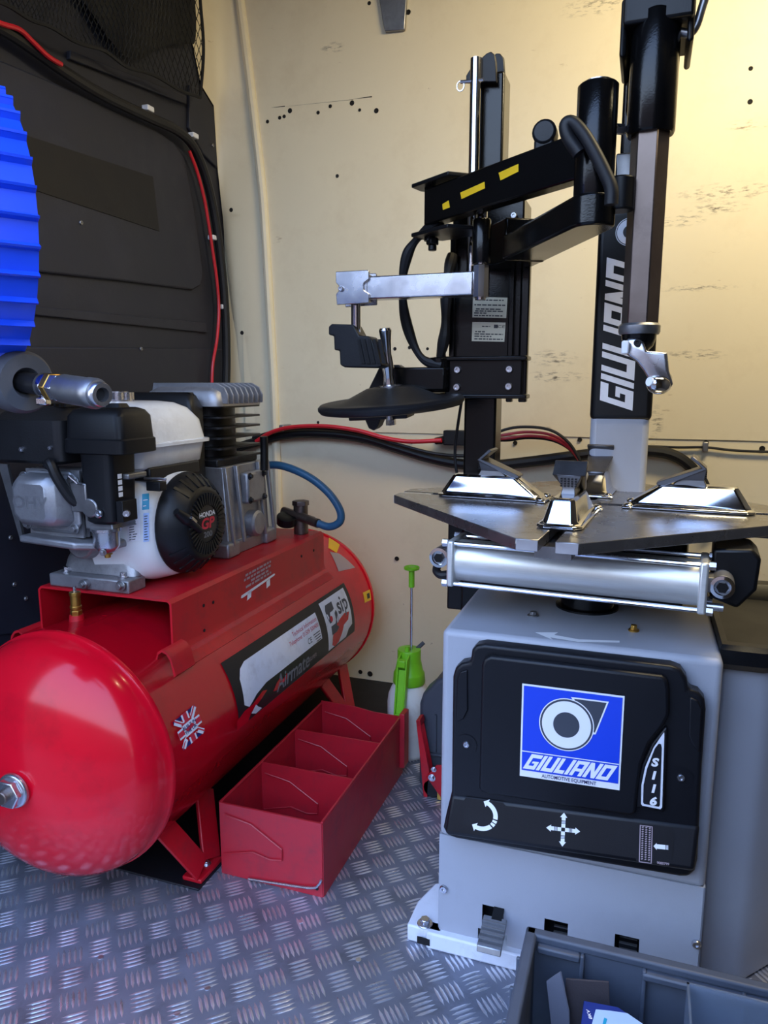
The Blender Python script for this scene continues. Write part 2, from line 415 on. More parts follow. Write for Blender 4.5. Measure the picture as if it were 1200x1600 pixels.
for p, q, h in ((a, P(445, 166, Y=YW-.0006), .003), (P(445, 166.4, Y=YW-.0006), P(552, 155.4, Y=YW-.0006), .0008), (P(552, 154.6, Y=YW-.0006), d, .0035)):
    g.prism([p, q+V((0,0,-h/2)), q+V((0,0,h/2))], (0, .001, 0))
g.build('gash', 'hole_dark', wb)

# scuffed bracket tab at the top of the bulkhead
br = MB(); pts = [(588, -30), (637, -30), (632, 46), (601, 49), (597, 30)]
br.prism([P(x, y, Y=YW-.014) for x, y in pts], (0, .013, 0))
tag(br.build('bracket_tab', 'dull_zinc', bevel=.003), 'small grey metal tab hanging on the bulkhead above the drilled holes', 'bracket')

# ------------------------------------------------------------------ left side lining
XL = -1.49
lp = MB(); pts = [(-80, 60), (60, 118), (150, 158), (238, 200), (272, 222), (288, 245), (300, 305), (312, 380), (318, 428), (314, 446), (302, 453), (200, 440), (50, 424), (-80, 408)]
lp.prism([P(x, y, X=XL+.012) for x, y in pts], (-.013, 0, 0)); lp.build('lining_panel', 'black_lining', wl, bevel=.006, seg=3)
lp = MB(); lp.prism([P(x, y, X=XL+.0145) for x, y in ((40, 211), (239, 276), (249, 361), (52, 296))], (-.003, 0, 0)); lp.build('patch', 'black_patch', wl)
lp = MB(); lp.prism([P(x, y, X=XL+.01) for x, y in ((-80, 468), (50, 478), (322, 504), (324, 520), (50, 492), (-80, 482))], (-.011, 0, 0)); lp.build('lining_rib', 'black_lining', wl, bevel=.003)
lp = MB(); lp.prism([P(x, y, X=XL+.01) for x, y in ((-80, 540), (355, 545), (357, 960), (-80, 1000))], (-.011, 0, 0)); lp.build('lining_panel', 'black_lining', wl, bevel=.005)
lp = MB(); lp.prism([P(x, y, X=XL+.012) for x, y in ((296, 132), (318, 142), (334, 168), (340, 262), (318, 240), (296, 200))], (-.013, 0, 0)); lp.build('gusset', 'black_lining', wl, bevel=.003)
lp = MB(); lp.prism([P(x, y, X=XL+.014) for x, y in ((110, 78), (292, 150), (292, 163), (110, 92))], (-.015, 0, 0)); lp.build('lining_rib', 'black_lining', wl, bevel=.003)
for x, y in ((16, 840), (22, 913), (40, 935), (332, 227), (220, 545), (126, 348)):
    screw(wl, P(x, y, X=XL+.012), (1, 0, 0), .006, .004, 'dull_zinc')

# conduit and red cable along the side wall
c = MB().tube([P(x, y, X=XL+.034) for x, y in ((-60, 12), (20, 55), (95, 108), (160, 148), (230, 182), (278, 205), (306, 236), (328, 300), (342, 380), (351, 470), (354, 560), (352, 640), (352, 760))], .015, n=10)
tag(c.build('cable_conduit', 'rubber'), 'thick black cable conduit running along the black side wall', 'conduit')
c = MB().tube([P(x, y, X=XL+.055) for x, y in ((-60, 10), (0, 36), (30, 46), (52, 66), (75, 88), (96, 101))], .006, n=8)
tag(c.build('red_cable', 'red_wire'), 'red cable sagging below the cargo net on the side wall', 'cable')
c = MB().tube([P(x, y, X=XL+.030) for x, y in ((296, 236), (308, 268), (319, 310), (326, 350), (332, 390), (339, 440), (342, 485), (339, 530), (332, 575), (331, 640))], .0055, n=8)
tag(c.build('red_cable', 'red_wire'), 'red cable curving down beside the black conduit to the compressor', 'cable')
for x, y, lb in ((328, 372, 'pale clip holding the red cable halfway up the side wall'), (343, 480, 'pale clip holding the red cable low on the side wall'), (226, 171, 'pale clip on the sloping black conduit below the cargo net'), (297, 213, 'pale clip where the black conduit bends downward')):
    p = P(x, y, X=XL+.012); k = MB(); k.box(p+V((.012, 0, 0)), (.024, .032, .016))
    tag(k.build('cable_clip', 'sticker_white', bevel=.003), lb, 'clip', 'cable clips on the side wall')

# cargo net with dark bags in it
nt_ = MB(); nu, nv = 54, 24
def netp(u, v):
    # u along the wall, v downward; lower hem drops toward the far end
    x = -70+u*385; top = -150
    low = 55+u*95-45*max(0, u-.9)*10*.3
    low = max(-15, 6+.475*x)
    y = top+(low-top)*v
    b = .045+.05*math.sin(PI*min(1, v*1.05))*(.6+.4*math.sin(u*9))
    return P(x+3*math.sin(v*9+u*20), y+3*math.sin(u*31+v*5), X=XL+.02+b)
for i in range(nu):
    a = []; b = []
    for j in range(nv+1):
        z = .5 if j % 2 else 0
        a.append(netp((i+z)/nu, j/nv)); b.append(netp((i+1-z)/nu, j/nv))
    nt_.tube(a, .0014, n=3, smooth=False); nt_.tube(b, .0014, n=3, smooth=False)
hem = [netp(i/40, 1) for i in range(41)]; nt_.tube(hem, .005, n=6, smooth=False)
hem = [netp(1, i/20) for i in range(21)]; nt_.tube(hem, .005, n=6, smooth=False)
tag(nt_.build('cargo_net', 'net_black'), 'black elastic cargo net slung high on the side wall', 'net')
bg_ = MB()
def bagring(y0, r1, r2, zc):
    return [V((XL+.036+r1*math.cos(2*PI*k/16), y0, zc+r2*math.sin(2*PI*k/16))) for k in range(16)]
rs = []
for k in range(15):
    t = k/14; y0 = 1.42+t*.86; e = math.sin(PI*min(1, max(0, .04+t*.92)))**.4
    rs.append(bagring(y0, .028*e, .17*e*(1+.15*math.sin(t*13)), 2.24+.03*math.sin(t*8)))
bg_.loft(rs); tag(bg_.build('bundle', 'bag_black'), 'dark cloth bundle stuffed in the cargo net', 'bundle')

# housing added around the unseen fill light (out of frame)
rl = thing('fill_lamp', 'added fill lamp, unseen under the roof, warming the bulkhead', 'lamp', (.55, 1.55, 2.6))
MB().span(.08, 1.02, 1.5, 1.6, 2.5, 2.6).build('housing', 'white_enamel', rl, bevel=.008)

# ------------------------------------------------------------------ cables on the bulkhead
def wall_cable(name, mt, pts, r, label, cat='cable', off=.02):
    c = MB().tube([P(x, y, Y=YW-off) for x, y in pts], r, n=10)
    return tag(c.build(name, mt), label, cat)
wall_cable('cable_conduit', 'rubber', [(352, 705), (395, 692), (430, 682), (470, 677), (520, 678), (570, 685), (620, 700), (670, 715), (720, 725), (770, 727), (830, 721), (900, 712), (960, 706), (1020, 705), (1060, 715), (1090, 742), (1105, 775), (1110, 820)],
           .018, 'thick black conduit sagging across the bulkhead behind the machine', 'conduit', .024)
wall_cable('red_cable', 'red_wire', [(400, 690), (425, 675), (460, 667), (510, 666), (560, 673), (600, 684), (640, 690), (690, 688)], .0075, 'red cable lying along the top of the bulkhead conduit', 'cable', .068)
wall_cable('black_cable', 'rubber', [(395, 684), (440, 672), (500, 669), (560, 677), (620, 694), (680, 709), (730, 712), (745, 706)], .006, 'thin black cable following the red cable on the bulkhead', 'cable', .054)
kb = thing('cable_connector', 'square black cable connector joining the red cable to the wire bundle', 'connector', P(710, 685, Y=YW-.03))
MB().box(P(718, 684, Y=YW-.03), (.105, .04, .05)).build('housing', 'black_plastic', kb, bevel=.004)
MB().cyl(P(680, 689, Y=YW-.035), P(698, 687, Y=YW-.035), .011, .016, n=12).build('gland', 'black_plastic', kb)
for k, (dy, mt, nm, lb) in enumerate(((0, 'rubber', 'black_cable', 'topmost black wire arching behind the grey column'), (8, 'red_wire', 'red_cable', 'upper red wire arching behind the grey column'), (14, 'red_wire', 'red_cable', 'lower red wire arching behind the grey column'), (17, 'rubber', 'black_cable', 'lowest black wire arching behind the grey column'))):
    wall_cable(nm, mt, [(745, 690-dy*.2), (790, 671+dy), (825, 667+dy), (860, 672+dy*.9), (885, 688+dy*.6), (900, 708+dy*.3), (908, 728), (910, 770)], .0048, lb, 'cable', .092-.011*k)
wall_cable('black_cable', 'rubber', [(1005, 697), (1060, 699), (1103, 699), (1150, 704), (1230, 707)], .004, 'thin black cable clipped to the bulkhead on the far side of the column', 'cable', .008)
k = MB(); k.box(P(1102, 698, Y=YW-.008), (.016, .02, .03)); tag(k.build('cable_clip', 'dull_zinc', bevel=.003), 'metal clip on the thin black bulkhead cable', 'clip')
k = MB(); k.box(P(446, 668, Y=YW-.03), (.02, .07, .022)); tag(k.build('cable_clip', 'dull_zinc', bevel=.004), 'metal clip holding the red cable near the compressor', 'clip')

# ------------------------------------------------------------------ air compressor
XA, ZA, RT = -1.09, .35, .256
YF, YB = 1.12, 2.275
ac = thing('air_compressor', 'red petrol engine air compressor with long horizontal tank beside the black wall', 'compressor', (XA, 1.65, 0))
prof = []
DOME = .135
for k in range(13):
    t = k/12*PI/2; prof.append((max(.002, RT*math.sin(t)**.92), YF-DOME*math.cos(t)))
prof += [(RT+.003, YF+.002), (RT+.0045, YF+.006), (RT+.0045, YF+.013), (RT+.001, YF+.0155), (RT, YF+.017), (RT, YB-.013), (RT+.004, YB-.01), (RT+.004, YB)]
for k in range(12, -1, -1):
    t = k/12*PI/2; prof.append((max(.002, (RT-.001)*math.sin(t)**.92), YB+DOME*math.cos(t)))
MB().lathe([(r, h) for r, h in prof], (XA, 0, ZA), (0, 1, 0), n=72, cap=False).build('tank', 'red_gloss', ac, ang=50)
# bung and plug in the near dome
pb = MB().lathe([(.034, .03), (.034, .0), (.03, -.012), (.022, -.012), (.022, 0)], (XA+.01, YF-DOME+.008, ZA-.002), (0, 1, 0), n=32).build('bung', 'red_gloss', ac)
pp = V((XA+.01, YF-DOME-.004, ZA-.002)); q = MB()
q.lathe([(.034, .002), (.034, -.006), (.031, -.009)], pp, (0, 1, 0), n=32); q.cyl(pp+V((0, -.008, 0)), pp+V((0, -.022, 0)), .029, n=6)
pl = q.build('plug', 'zinc', ac, bevel=.002)
MB().cyl(pp+V((0, -.02, 0)), pp+V((0, -.034, 0)), .013, n=16).build('plug_stub', 'bar_steel', ac, bevel=.002)
# mounting saddle on top of the tank
X0, X1, Y0, Y1, ZT = -1.272, -.918, 1.268, 2.055, .652
th = .005
sad = MB()
zs = ZA+math.sqrt(RT**2-(X1-XA)**2)
path = [(X0-.03, zs-.03), (X0-.006, zs-.004), (X0, zs+.01), (X0, ZT-.008), (X0+.008, ZT), (X1-.008, ZT), (X1, ZT-.008), (X1, zs+.008), (X1+.006, zs-.006), (X1+.032, zs-.032)]
inn = [(X0-.034, zs-.034), (X0-.006, zs-.010), (X0+th, zs+.01), (X0+th, ZT-.010), (X0+.010, ZT-th), (X1-.010, ZT-th), (X1-th, ZT-.010), (X1-th, zs+.008), (X1+.004, zs-.012), (X1+.028, zs-.038)]
sad.prism([(x, Y0, z) for x, z in path+inn[::-1]], (0, Y1-Y0, 0))
sd = sad.build('saddle', 'red_frame', ac)
for x, y in ((318, 946), (333, 941), (471, 869), (490, 860), (319, 985)):
    p = P(x, y, X=X1+.0006); MB().cyl(p, p+V((.0012, 0, 0)), .004, n=10).build('saddle_hole', 'hole_dark', ac)
# curled tabs at the saddle foot
def tab(s, xo):
    pr = [(-.03, -.002), (-.016, .004), (-.008, .016), (-.004, .03), (.006, .038), (.018, .037), (.028, .028), (.033, .012), (.038, -.006)]
    outl = pr+[(x*.86+.001, z-.006 if abs(x) > .02 else z-.0055) for x, z in pr[::-1]]
    m = MB(); m.prism([(xo+s*x, Y0-.055, zs-.012+z-.25*max(0, x)) for x, z in outl], (0, .07, 0)); return m.build('curled_tab', 'red_frame', ac)
tab(1, X1+.004); tab(-1, X0-.004)
# safety valve
sv = P(120, 968, Y=1.215); sv.z = ZA+math.sqrt(RT**2-(sv.x-XA)**2)-.004
b = MB(); b.cyl(sv, sv+V((0,0,.016)), .016, .014, n=20); b.build('valve_boss', 'red_frame', ac)
b = MB(); b.cyl(sv+V((0,0,.014)), sv+V((0,0,.026)), .0125, n=6); b.cyl(sv+V((0,0,.026)), sv+V((0,0,.064)), .0105, n=20); b.cyl(sv+V((0,0,.03)), sv+V((0,0,.036)), .0122, n=20); b.cyl(sv+V((0,0,.058)), sv+V((0,0,.066)), .0118, n=20)
svo = b.build('safety_valve', 'brass', ac, bevel=.0008)
MB().cyl(sv+V((0,0,.066)), sv+V((0,0,.078)), .0035, n=10).build('valve_pin', 'zinc', svo)
# folded steel feet
def foot(yc, s):
    fx = XA+s*.215; w_ = .055; m = MB()
    def leg(yo, dy):
        # slanted channel strut from the tank down to the floor
        a = [(XA+s*.13, ZA-.215), (XA+s*.175, ZA-.19), (fx+s*.012, .03), (fx+s*.012, 0), (fx-s*.03, 0)]
        m.prism([(x, yo, z) for x, z in a], (0, dy, 0))
    leg(yc-w_, .006); leg(yc+w_-.006, .006)
    m.prism([(x, yc-w_, z) for x, z in ((XA+s*.165, ZA-.197), (XA+s*.175, ZA-.19), (fx+s*.012, .03), (fx+s*.006, .028))], (0, 2*w_, 0))
    m.span(fx-.05, fx+.014, yc-w_, yc+w_, 0, .007)
    o = m.build('foot', 'red_frame', ac, bevel=.002)
    bolt(ac, (fx-.012*s, yc-.02, .007), (0, 0, 1), .007, .008, 'dull_zinc')
def strut(yc, s):
    """folded V bracket: two angled struts meeting on the floor"""
    fx = XA+s*.205; m = MB()
    for ya, yb_ in ((yc-.075, yc-.02), (yc+.085, yc+.02)):
        top = V((XA+s*.15, ya, ZA-.20)); bot = V((fx, yb_, .024))
        d = (bot-top).normalized(); u = V((0, 1, 0)); n_ = d.cross(u).normalized()
        u = n_.cross(d).normalized()
        m.prism([top-u*.03, top-u*.022-n_*.012*s, top+u*.022-n_*.012*s, top+u*.03, top+u*.03+n_*.004, top-u*.03+n_*.004], bot-top)
    m.span(fx-.035, fx+.014, yc-.045, yc+.045, .0055, .016)
    m.build('foot', 'red_frame', ac, bevel=.0025)
    bolt(ac, (fx-.008*s, yc+.01, .014), (0, 0, 1), .008, .009, 'zinc')
for yy in (1.305, 2.16):
    for s in (1, -1): strut(yy, s)
# tank decals wrapped on the shell
def shell(px_, py_, off=.0012):
    """pixel -> point on the tank cylinder (right flank)"""
    d = CF+CR*((px_-600)/FPX)-CU*((py_-800)/FPX)
    ox, oz = CC.x-XA, CC.z-ZA; a = d.x**2+d.z**2; b_ = 2*(ox*d.x+oz*d.z); c__ = ox*ox+oz*oz-(RT+off)**2
    t = (-b_-math.sqrt(max(0, b_*b_-4*a*c__)))/(2*a)
    p = CC+d*t; return p.y, math.atan2(p.z-ZA, p.x-XA)
def wrap(off):
    return lambda y, a: V((XA+(RT+off)*math.cos(a), y, ZA+(RT+off)*math.sin(a)))
def patch(poly, off, mt, name, lab=None):
    """polygon in (y, angle) laid on the shell as a fine strip mesh"""
    bm = bmesh.new(); f = bm.faces.new([bm.verts.new((y, a, 0)) for y, a in poly])
    amin = min(a for y, a in poly); amax = max(a for y, a in poly); k = amin+.04
    while k < amax:
        bmesh.ops.bisect_plane(bm, geom=bm.verts[:]+bm.edges[:]+bm.faces[:], plane_co=(0, k, 0), plane_no=(0, 1, 0)); k += .04
    fn = wrap(off); bm.verts.index_update()
    m = MB(); m.add([fn(v.co.x, v.co.y) for v in bm.verts], [[v.index for v in f.verts] for f in bm.faces]); bm.free()
    o = m.build(name, mt, ac)
    if lab: o['label'] = lab
    return o
ypts = lambda pts: [shell(*p) for p in pts]
# big black label
y_a, a_t = shell(347, 1040); y_b, _ = shell(541, 918)
a_b = shell(372, 1140)[1]
a_t = (shell(347, 1040)[1]+shell(520, 918)[1])/2
print('label', y_a, y_b, a_t, a_b, shell(541, 985), shell(470, 980), shell(490, 935))
patch([(y_a, a_t), (y_b, a_t), (y_b, a_b), (y_a+.01, a_b)], .0008, 'black_print', 'tank_label', 'long torn black and white label')
H_ = a_t-a_b; LW = y_b-y_a
lf = lambda u, v: (y_a+u*LW, a_b+v*H_)
# white window with rounded end
ww = [lf(*q) for q in ((.05, .28), (.055, .66), (.075, .78), (.11, .84), (.66, .84), (.66, .36), (.2, .36), (.13, .3), (.08, .2))]
patch(ww, .0013, 'sticker_white', 'label_window')
patch([lf(*q) for q in ((.715, .04), (.715, .93), (.97, .93), (.97, .2), (.93, .16), (.9, .04))], .0013, 'sticker_white', 'label_logo')
# peeled patches showing red paint
patch([lf(*q) for q in ((0, 0), (0, .14), (.05, .2), (.10, .2), (.17, .28), (.2, .24), (.16, .18), (.09, .1), (.07, 0))], .0015, 'red_gloss', 'peeled_patch')
patch([lf(*q) for q in ((.75, .1), (.76, .24), (.79, .38), (.85, .46), (.9, .5), (.95, .47), (.93, .34), (.88, .3), (.86, .2), (.82, .06), (.78, .03))], .0016, 'red_gloss', 'peeled_patch')
patch([lf(*q) for q in ((.09, .08), (.12, .16), (.135, .1), (.16, .03), (.12, .02))], .0017, 'sticker_white', 'label_scrap')
patch([lf(*q) for q in ((.24, .14), (.27, .24), (.30, .27), (.31, .2), (.345, .26), (.35, .16), (.30, .15), (.28, .1))], .0015, 'red_gloss', 'peeled_patch')
fw = wrap(.0019)
def lfw(u, v): y, a = lf(u, v); return fw(y, a)
cw = LW/(H_*RT)                       # width over height of the label
def ltext(body, mt, u, v, size, bold=0, shear=0, align='CENTER'):
    m = MB(); vs, fs = text2d(body, size, bold, shear, align); m.add([lfw(u+x/cw, v+y) for x, y in vs], fs); return m.build('lettering', mt, ac)
ltext('sip', 'dark_print', .902, .68, .44, .008)
ltext('Airmate', 'grey_print', .40, .185, .36, .006, .12)
ltext('SUPER', 'pale_print', .565, .17, .1, 0, .2)
ltext('Technical Information', 'red_print', .65, .74, .105, 0, 0, 'RIGHT')
ltext('Telephone: 01509 500400', 'red_print', .65, .63, .105, 0, 0, 'RIGHT')
ltext('CE', 'black_print', .555, .47, .14)
m = MB()
for k in range(4): m.flat(rect2(.59+.006*k, .51-.045*k, .65, .525-.045*k), lfw)
m.build('lettering', 'black_print', ac)
# two-stroke hook emblem
m = MB(); m.flat([(.755, .84), (.74, .76), (.738, .62), (.752, .5), (.77, .5), (.765, .6), (.775, .68), (.80, .68), (.818, .7), (.82, .84)], lfw)
m.flat([(.755, .44), (.80, .44), (.812, .5), (.812, .62), (.83, .66), (.836, .6), (.836, .42), (.825, .32), (.80, .28), (.755, .28)], lfw); m.build('emblem', 'dark_print', ac)
m = MB(); m.flat(disc2(.772, .565, .012, 14, .055), wrapf := (lambda u, v: (lambda t: wrap(.0021)(*t))(lf(u, v)))); m.build('emblem_dot', 'red_print', ac)
# union flag sticker
fy, fa = shell(297, 1136); fs_ = .082
ff = lambda off: (lambda u, v: wrap(off)(fy+(u*.95-v*.12)*fs_, fa+(v*.78+u*.05)*fs_/RT))
m = MB(); m.flat(rect2(-.5, -.5, .5, .5), ff(.0008)); m.build('flag_sticker', 'navy_print', ac)
def stripe(a, b, w_): 
    d = V((b[0]-a[0], b[1]-a[1], 0)).normalized()*w_/2; return [(a[0]-d.y, a[1]+d.x), (a[0]+d.y, a[1]-d.x), (b[0]+d.y, b[1]-d.x), (b[0]-d.y, b[1]+d.x)]
m = MB()
for a, b in (((-.46, -.46), (.46, .46)), ((-.46, .46), (.46, -.46))): m.flat(stripe(a, b, .17), ff(.0011))
m.flat(stripe((-.5, 0), (.5, 0), .3), ff(.0012)); m.flat(stripe((0, -.5), (0, .5), .3), ff(.00125)); m.build('flag_white', 'sticker_white', ac)
m = MB()
for a, b in (((-.5, -.46), (.46, .5)), ((-.46, .5), (.5, -.46))): m.flat(stripe(a, b, .05), ff(.0014))
m.flat(stripe((-.5, 0), (.5, 0), .17), ff(.0015)); m.flat(stripe((0, -.5), (0, .5), .17), ff(.00155)); m.build('flag_red', 'red_print', ac)
m = MB(); m.flat(rect2(-.26, -.2, .26, .2), ff(.0018)); m.build('flag_centre', 'sticker_white', ac)
m = MB(); lettering(m, 'BUILT IN', ff(.0021), .15, (0, .08), .004); lettering(m, 'THE UK', ff(.0021), .15, (0, -.08), .004); m.build('lettering', 'navy_print', ac)
# yellow warning stickers at the far end
patch(ypts([(514, 840), (531, 851), (526, 864), (513, 856)]), .0012, 'yellow_print', 'warning_sticker')
patch(ypts([(515, 862), (530, 865), (555, 887), (529, 893)]), .0012, 'pale_print', 'worn_sticker')
patch(ypts([(567, 926), (578, 921), (580, 937), (570, 942)]), .0012, 'yellow_print', 'warning_sticker')
patch(ypts([(573, 928), (577, 926), (578, 934), (574, 936)]), .0016, 'black_print', 'warning_print')
# lettering and picture on the saddle flank
sq = quad(*[P(x, y, X=X1+.0012) for x, y in ((381, 900), (424, 876), (427, 904), (378, 934))])
m = MB()
for v0, u0, u1 in ((.92, .06, .98), (.72, .02, 1.0), (.52, .26, .86), (.34, .1, .95)):
    u = u0
    while u < u1-.03:
        wd = random.uniform(.06, .17); m.flat(rect2(u, v0, min(u+wd, u1), v0+.11), sq); u += wd+.03
m.build('print_lines', 'pale_print', ac)
m = MB(); m.flat([(-.03, .0), (.02, -.03), (1.05, .13), (1.08, .19), (1.04, .24), (-.02, .12)], sq)
for u in (.16, .76): m.flat([(u, -.3), (u+.12, -.24), (u+.13, .1), (u+.01, .06)], sq)
m.build('picture_print', 'white_print', ac)

# ------------------------------------------------------------------ engine
ZM = ZT
e = MB()
e.rrbox(-1.235, -1.03, 1.30, 1.53, [(ZM+.028, .0, .02), (ZM+.06, .004, .03), (ZM+.10, .018, .04), (ZM+.15, .02, .04), (ZM+.2, .02, .04)])
e.cyl((-1.15, 1.30, ZM+.105), (-1.15, 1.27, ZM+.105), .04, .034, n=24)
# slanting cylinder barrel
e.prism([(-1.225, 1.31, ZM+.13), (-1.225, 1.215, ZM+.14), (-1.225, 1.215, ZM+.265), (-1.225, 1.36, ZM+.265), (-1.225, 1.44, ZM+.2)], (.12, 0, 0))
eng = e.build('engine', 'cast_aluminium', ac, bevel=.004); eng['label'] = 'white and black petrol engine'
for k in range(7):
    MB().span(-1.236, -1.095, 1.225+.014*k, 1.230+.014*k, ZM+.13, ZM+.272).build('cooling_fin', 'cast_aluminium', eng)
MB().span(-1.245, -1.03, 1.48, 1.53, ZM, ZM+.03).build('engine_foot', 'cast_aluminium', eng, bevel=.004)
f = MB(); f.span(-1.245, -1.03, 1.275, 1.335, ZM, ZM+.03); f.cyl((-1.14, 1.262, ZM+.016), (-1.14, 1.29, ZM+.016), .01, n=16)
f.build('engine_foot', 'cast_aluminium', eng, bevel=.004)
for x in (-1.215, -1.06): bolt(eng, (x, 1.298, ZM+.03), (0, 0, 1), .008, .012, 'zinc')
bolt(eng, (-1.14, 1.264, ZM+.016), (0, -1, 0), .007, .01, 'dull_zinc', 'drain_plug')
bolt(eng, (-1.045, 1.27, ZM+.02), (0, -1, 0), .008, .012, 'dull_zinc')
# pale shelf under the cylinder
MB().prism([(-1.235, 1.19, ZM+.118), (-1.09, 1.19, ZM+.112), (-1.045, 1.25, ZM+.10), (-1.045, 1.36, ZM+.10), (-1.235, 1.36, ZM+.118)], (0, 0, .016)).build('cylinder_shroud', 'cast_aluminium', eng, bevel=.005)
# valve cover: pyramid-like casting facing the doorway
vc = MB(); cx, cz = -1.166, ZM+.205
def vring(y, w0, w1, h0, h1, c): return [V((cx+a, y, cz+b)) for a, b in ((-w0+c, -h0), (w1-c, -h0), (w1, -h0+c), (w1, h1-c), (w1-c, h1), (-w0+c, h1), (-w0, h1-c), (-w0, -h0+c))]
vc.loft([vring(1.222, .072, .075, .062, .066, .018), vring(1.212, .072, .075, .062, .066, .018)])
vc.loft([vring(1.214, .062, .062, .05, .062, .014), vring(1.178, .058, .05, .044, .058, .016), vring(1.165, .05, .036, .034, .048, .016)])
vco = vc.build('valve_cover', 'cast_aluminium', eng, bevel=.005, seg=3)
for dx, dz in ((-.062, -.05), (.062, -.053), (.064, .05), (-.062, .052)): bolt(eng, (cx+dx, 1.212, cz+dz), (0, -1, 0), .007, .01, 'dull_zinc')
m = MB(); lettering(m, 'OHV', plane((cx-.007, 1.1648, cz+.004), (1, 0, 0), (0, 0, 1)), .036, (0, 0), .0006, 0, sx=1.15); m.build('lettering', 'cut_steel', eng)
# carburettor, float bowl
cb = MB(); cb.span(-1.09, -1.02, 1.225, 1.30, ZM+.15, ZM+.215); cb.cyl((-1.055, 1.24, ZM+.2), (-1.055, 1.2, ZM+.2), .02, n=20)
cb.span(-1.10, -1.06, 1.2, 1.215, ZM+.19, ZM+.25); cb.build('carburettor', 'dull_zinc', eng, bevel=.003)
bw = V((-1.043, 1.232, ZM+.155))
MB().lathe([(.029, 0), (.031, .0), (.031, -.006), (.027, -.008), (.0265, -.038), (.018, -.05), (.008, -.055)], bw, (0, 0, 1), n=28).build('float_bowl', 'zinc', eng)
bolt(eng, bw+V((0, 0, -.054)), (0, 0, -1), .007, .01, 'brass'); bolt(eng, bw+V((.008, -.022, -.047)), (.3, -1, -.3), .005, .008, 'dull_zinc')
# throttle linkage
MB().tube([(-1.105, 1.2, ZM+.26), (-1.09, 1.19, ZM+.265), (-1.075, 1.195, ZM+.25), (-1.06, 1.19, ZM+.25)], .0022, n=6, smooth=False).build('choke_link', 'zinc', eng)
MB().tube([(-1.15, 1.20, ZM+.285), (-1.13, 1.185, ZM+.29), (-1.115, 1.185, ZM+.26), (-1.10, 1.2, ZM+.22), (-1.085, 1.215, ZM+.20)], .011, n=10).build('breather_hose', 'rubber', eng)
# air filter: lid and lower duct
af = MB(); af.rrbox(-1.108, -.962, 1.195, 1.315, [(ZM+.31, .004, .014), (ZM+.312, 0, .016), (ZM+.338, 0, .016), (ZM+.341, .003, .016), (ZM+.385, .005, .018), (ZM+.397, .012, .02), (ZM+.402, .024, .02)])
afo = af.build('air_filter', 'black_plastic', eng)
af = MB(); af.rrbox(-1.076, -.998, 1.20, 1.29, [(ZM+.165, .012, .014), (ZM+.172, .004, .016), (ZM+.31, 0, .016)]); af.span(-1.0, -.984, 1.215, 1.26, ZM+.172, ZM+.215); af.build('filter_duct', 'black_plastic', eng, bevel=.002)
MB().rrbox(-1.03, -.99, 1.23, 1.27, [(ZM+.402, 0, .01), (ZM+.41, .004, .01)]).build('filter_knob', 'black_plastic', eng)
screw(eng, (-1.03, 1.2, ZM+.19), (0, -1, 0), .009, .006); screw(eng, (-.984, 1.225, ZM+.19), (.6, -.8, 0), .008, .01)
q = plane((-.9975, 1.222, ZM+.222), (0, 1, 0), (0, 0, 1)); m = MB()
for k in range(4): m.flat(rect2(0, .0125*k, .013, .0125*k+.0095), q)
m.build('choke_print', 'white_print', eng)
MB().span(-.99, -.955, 1.30, 1.325, ZM+.225, ZM+.245).build('throttle_lever', 'black_plastic', eng, bevel=.002)
MB().tube([(-1.0, 1.31, ZM+.25), (-.96, 1.305, ZM+.252), (-.945, 1.31, ZM+.25)], .003, n=6, smooth=False).build('choke_lever', 'dull_zinc', eng)
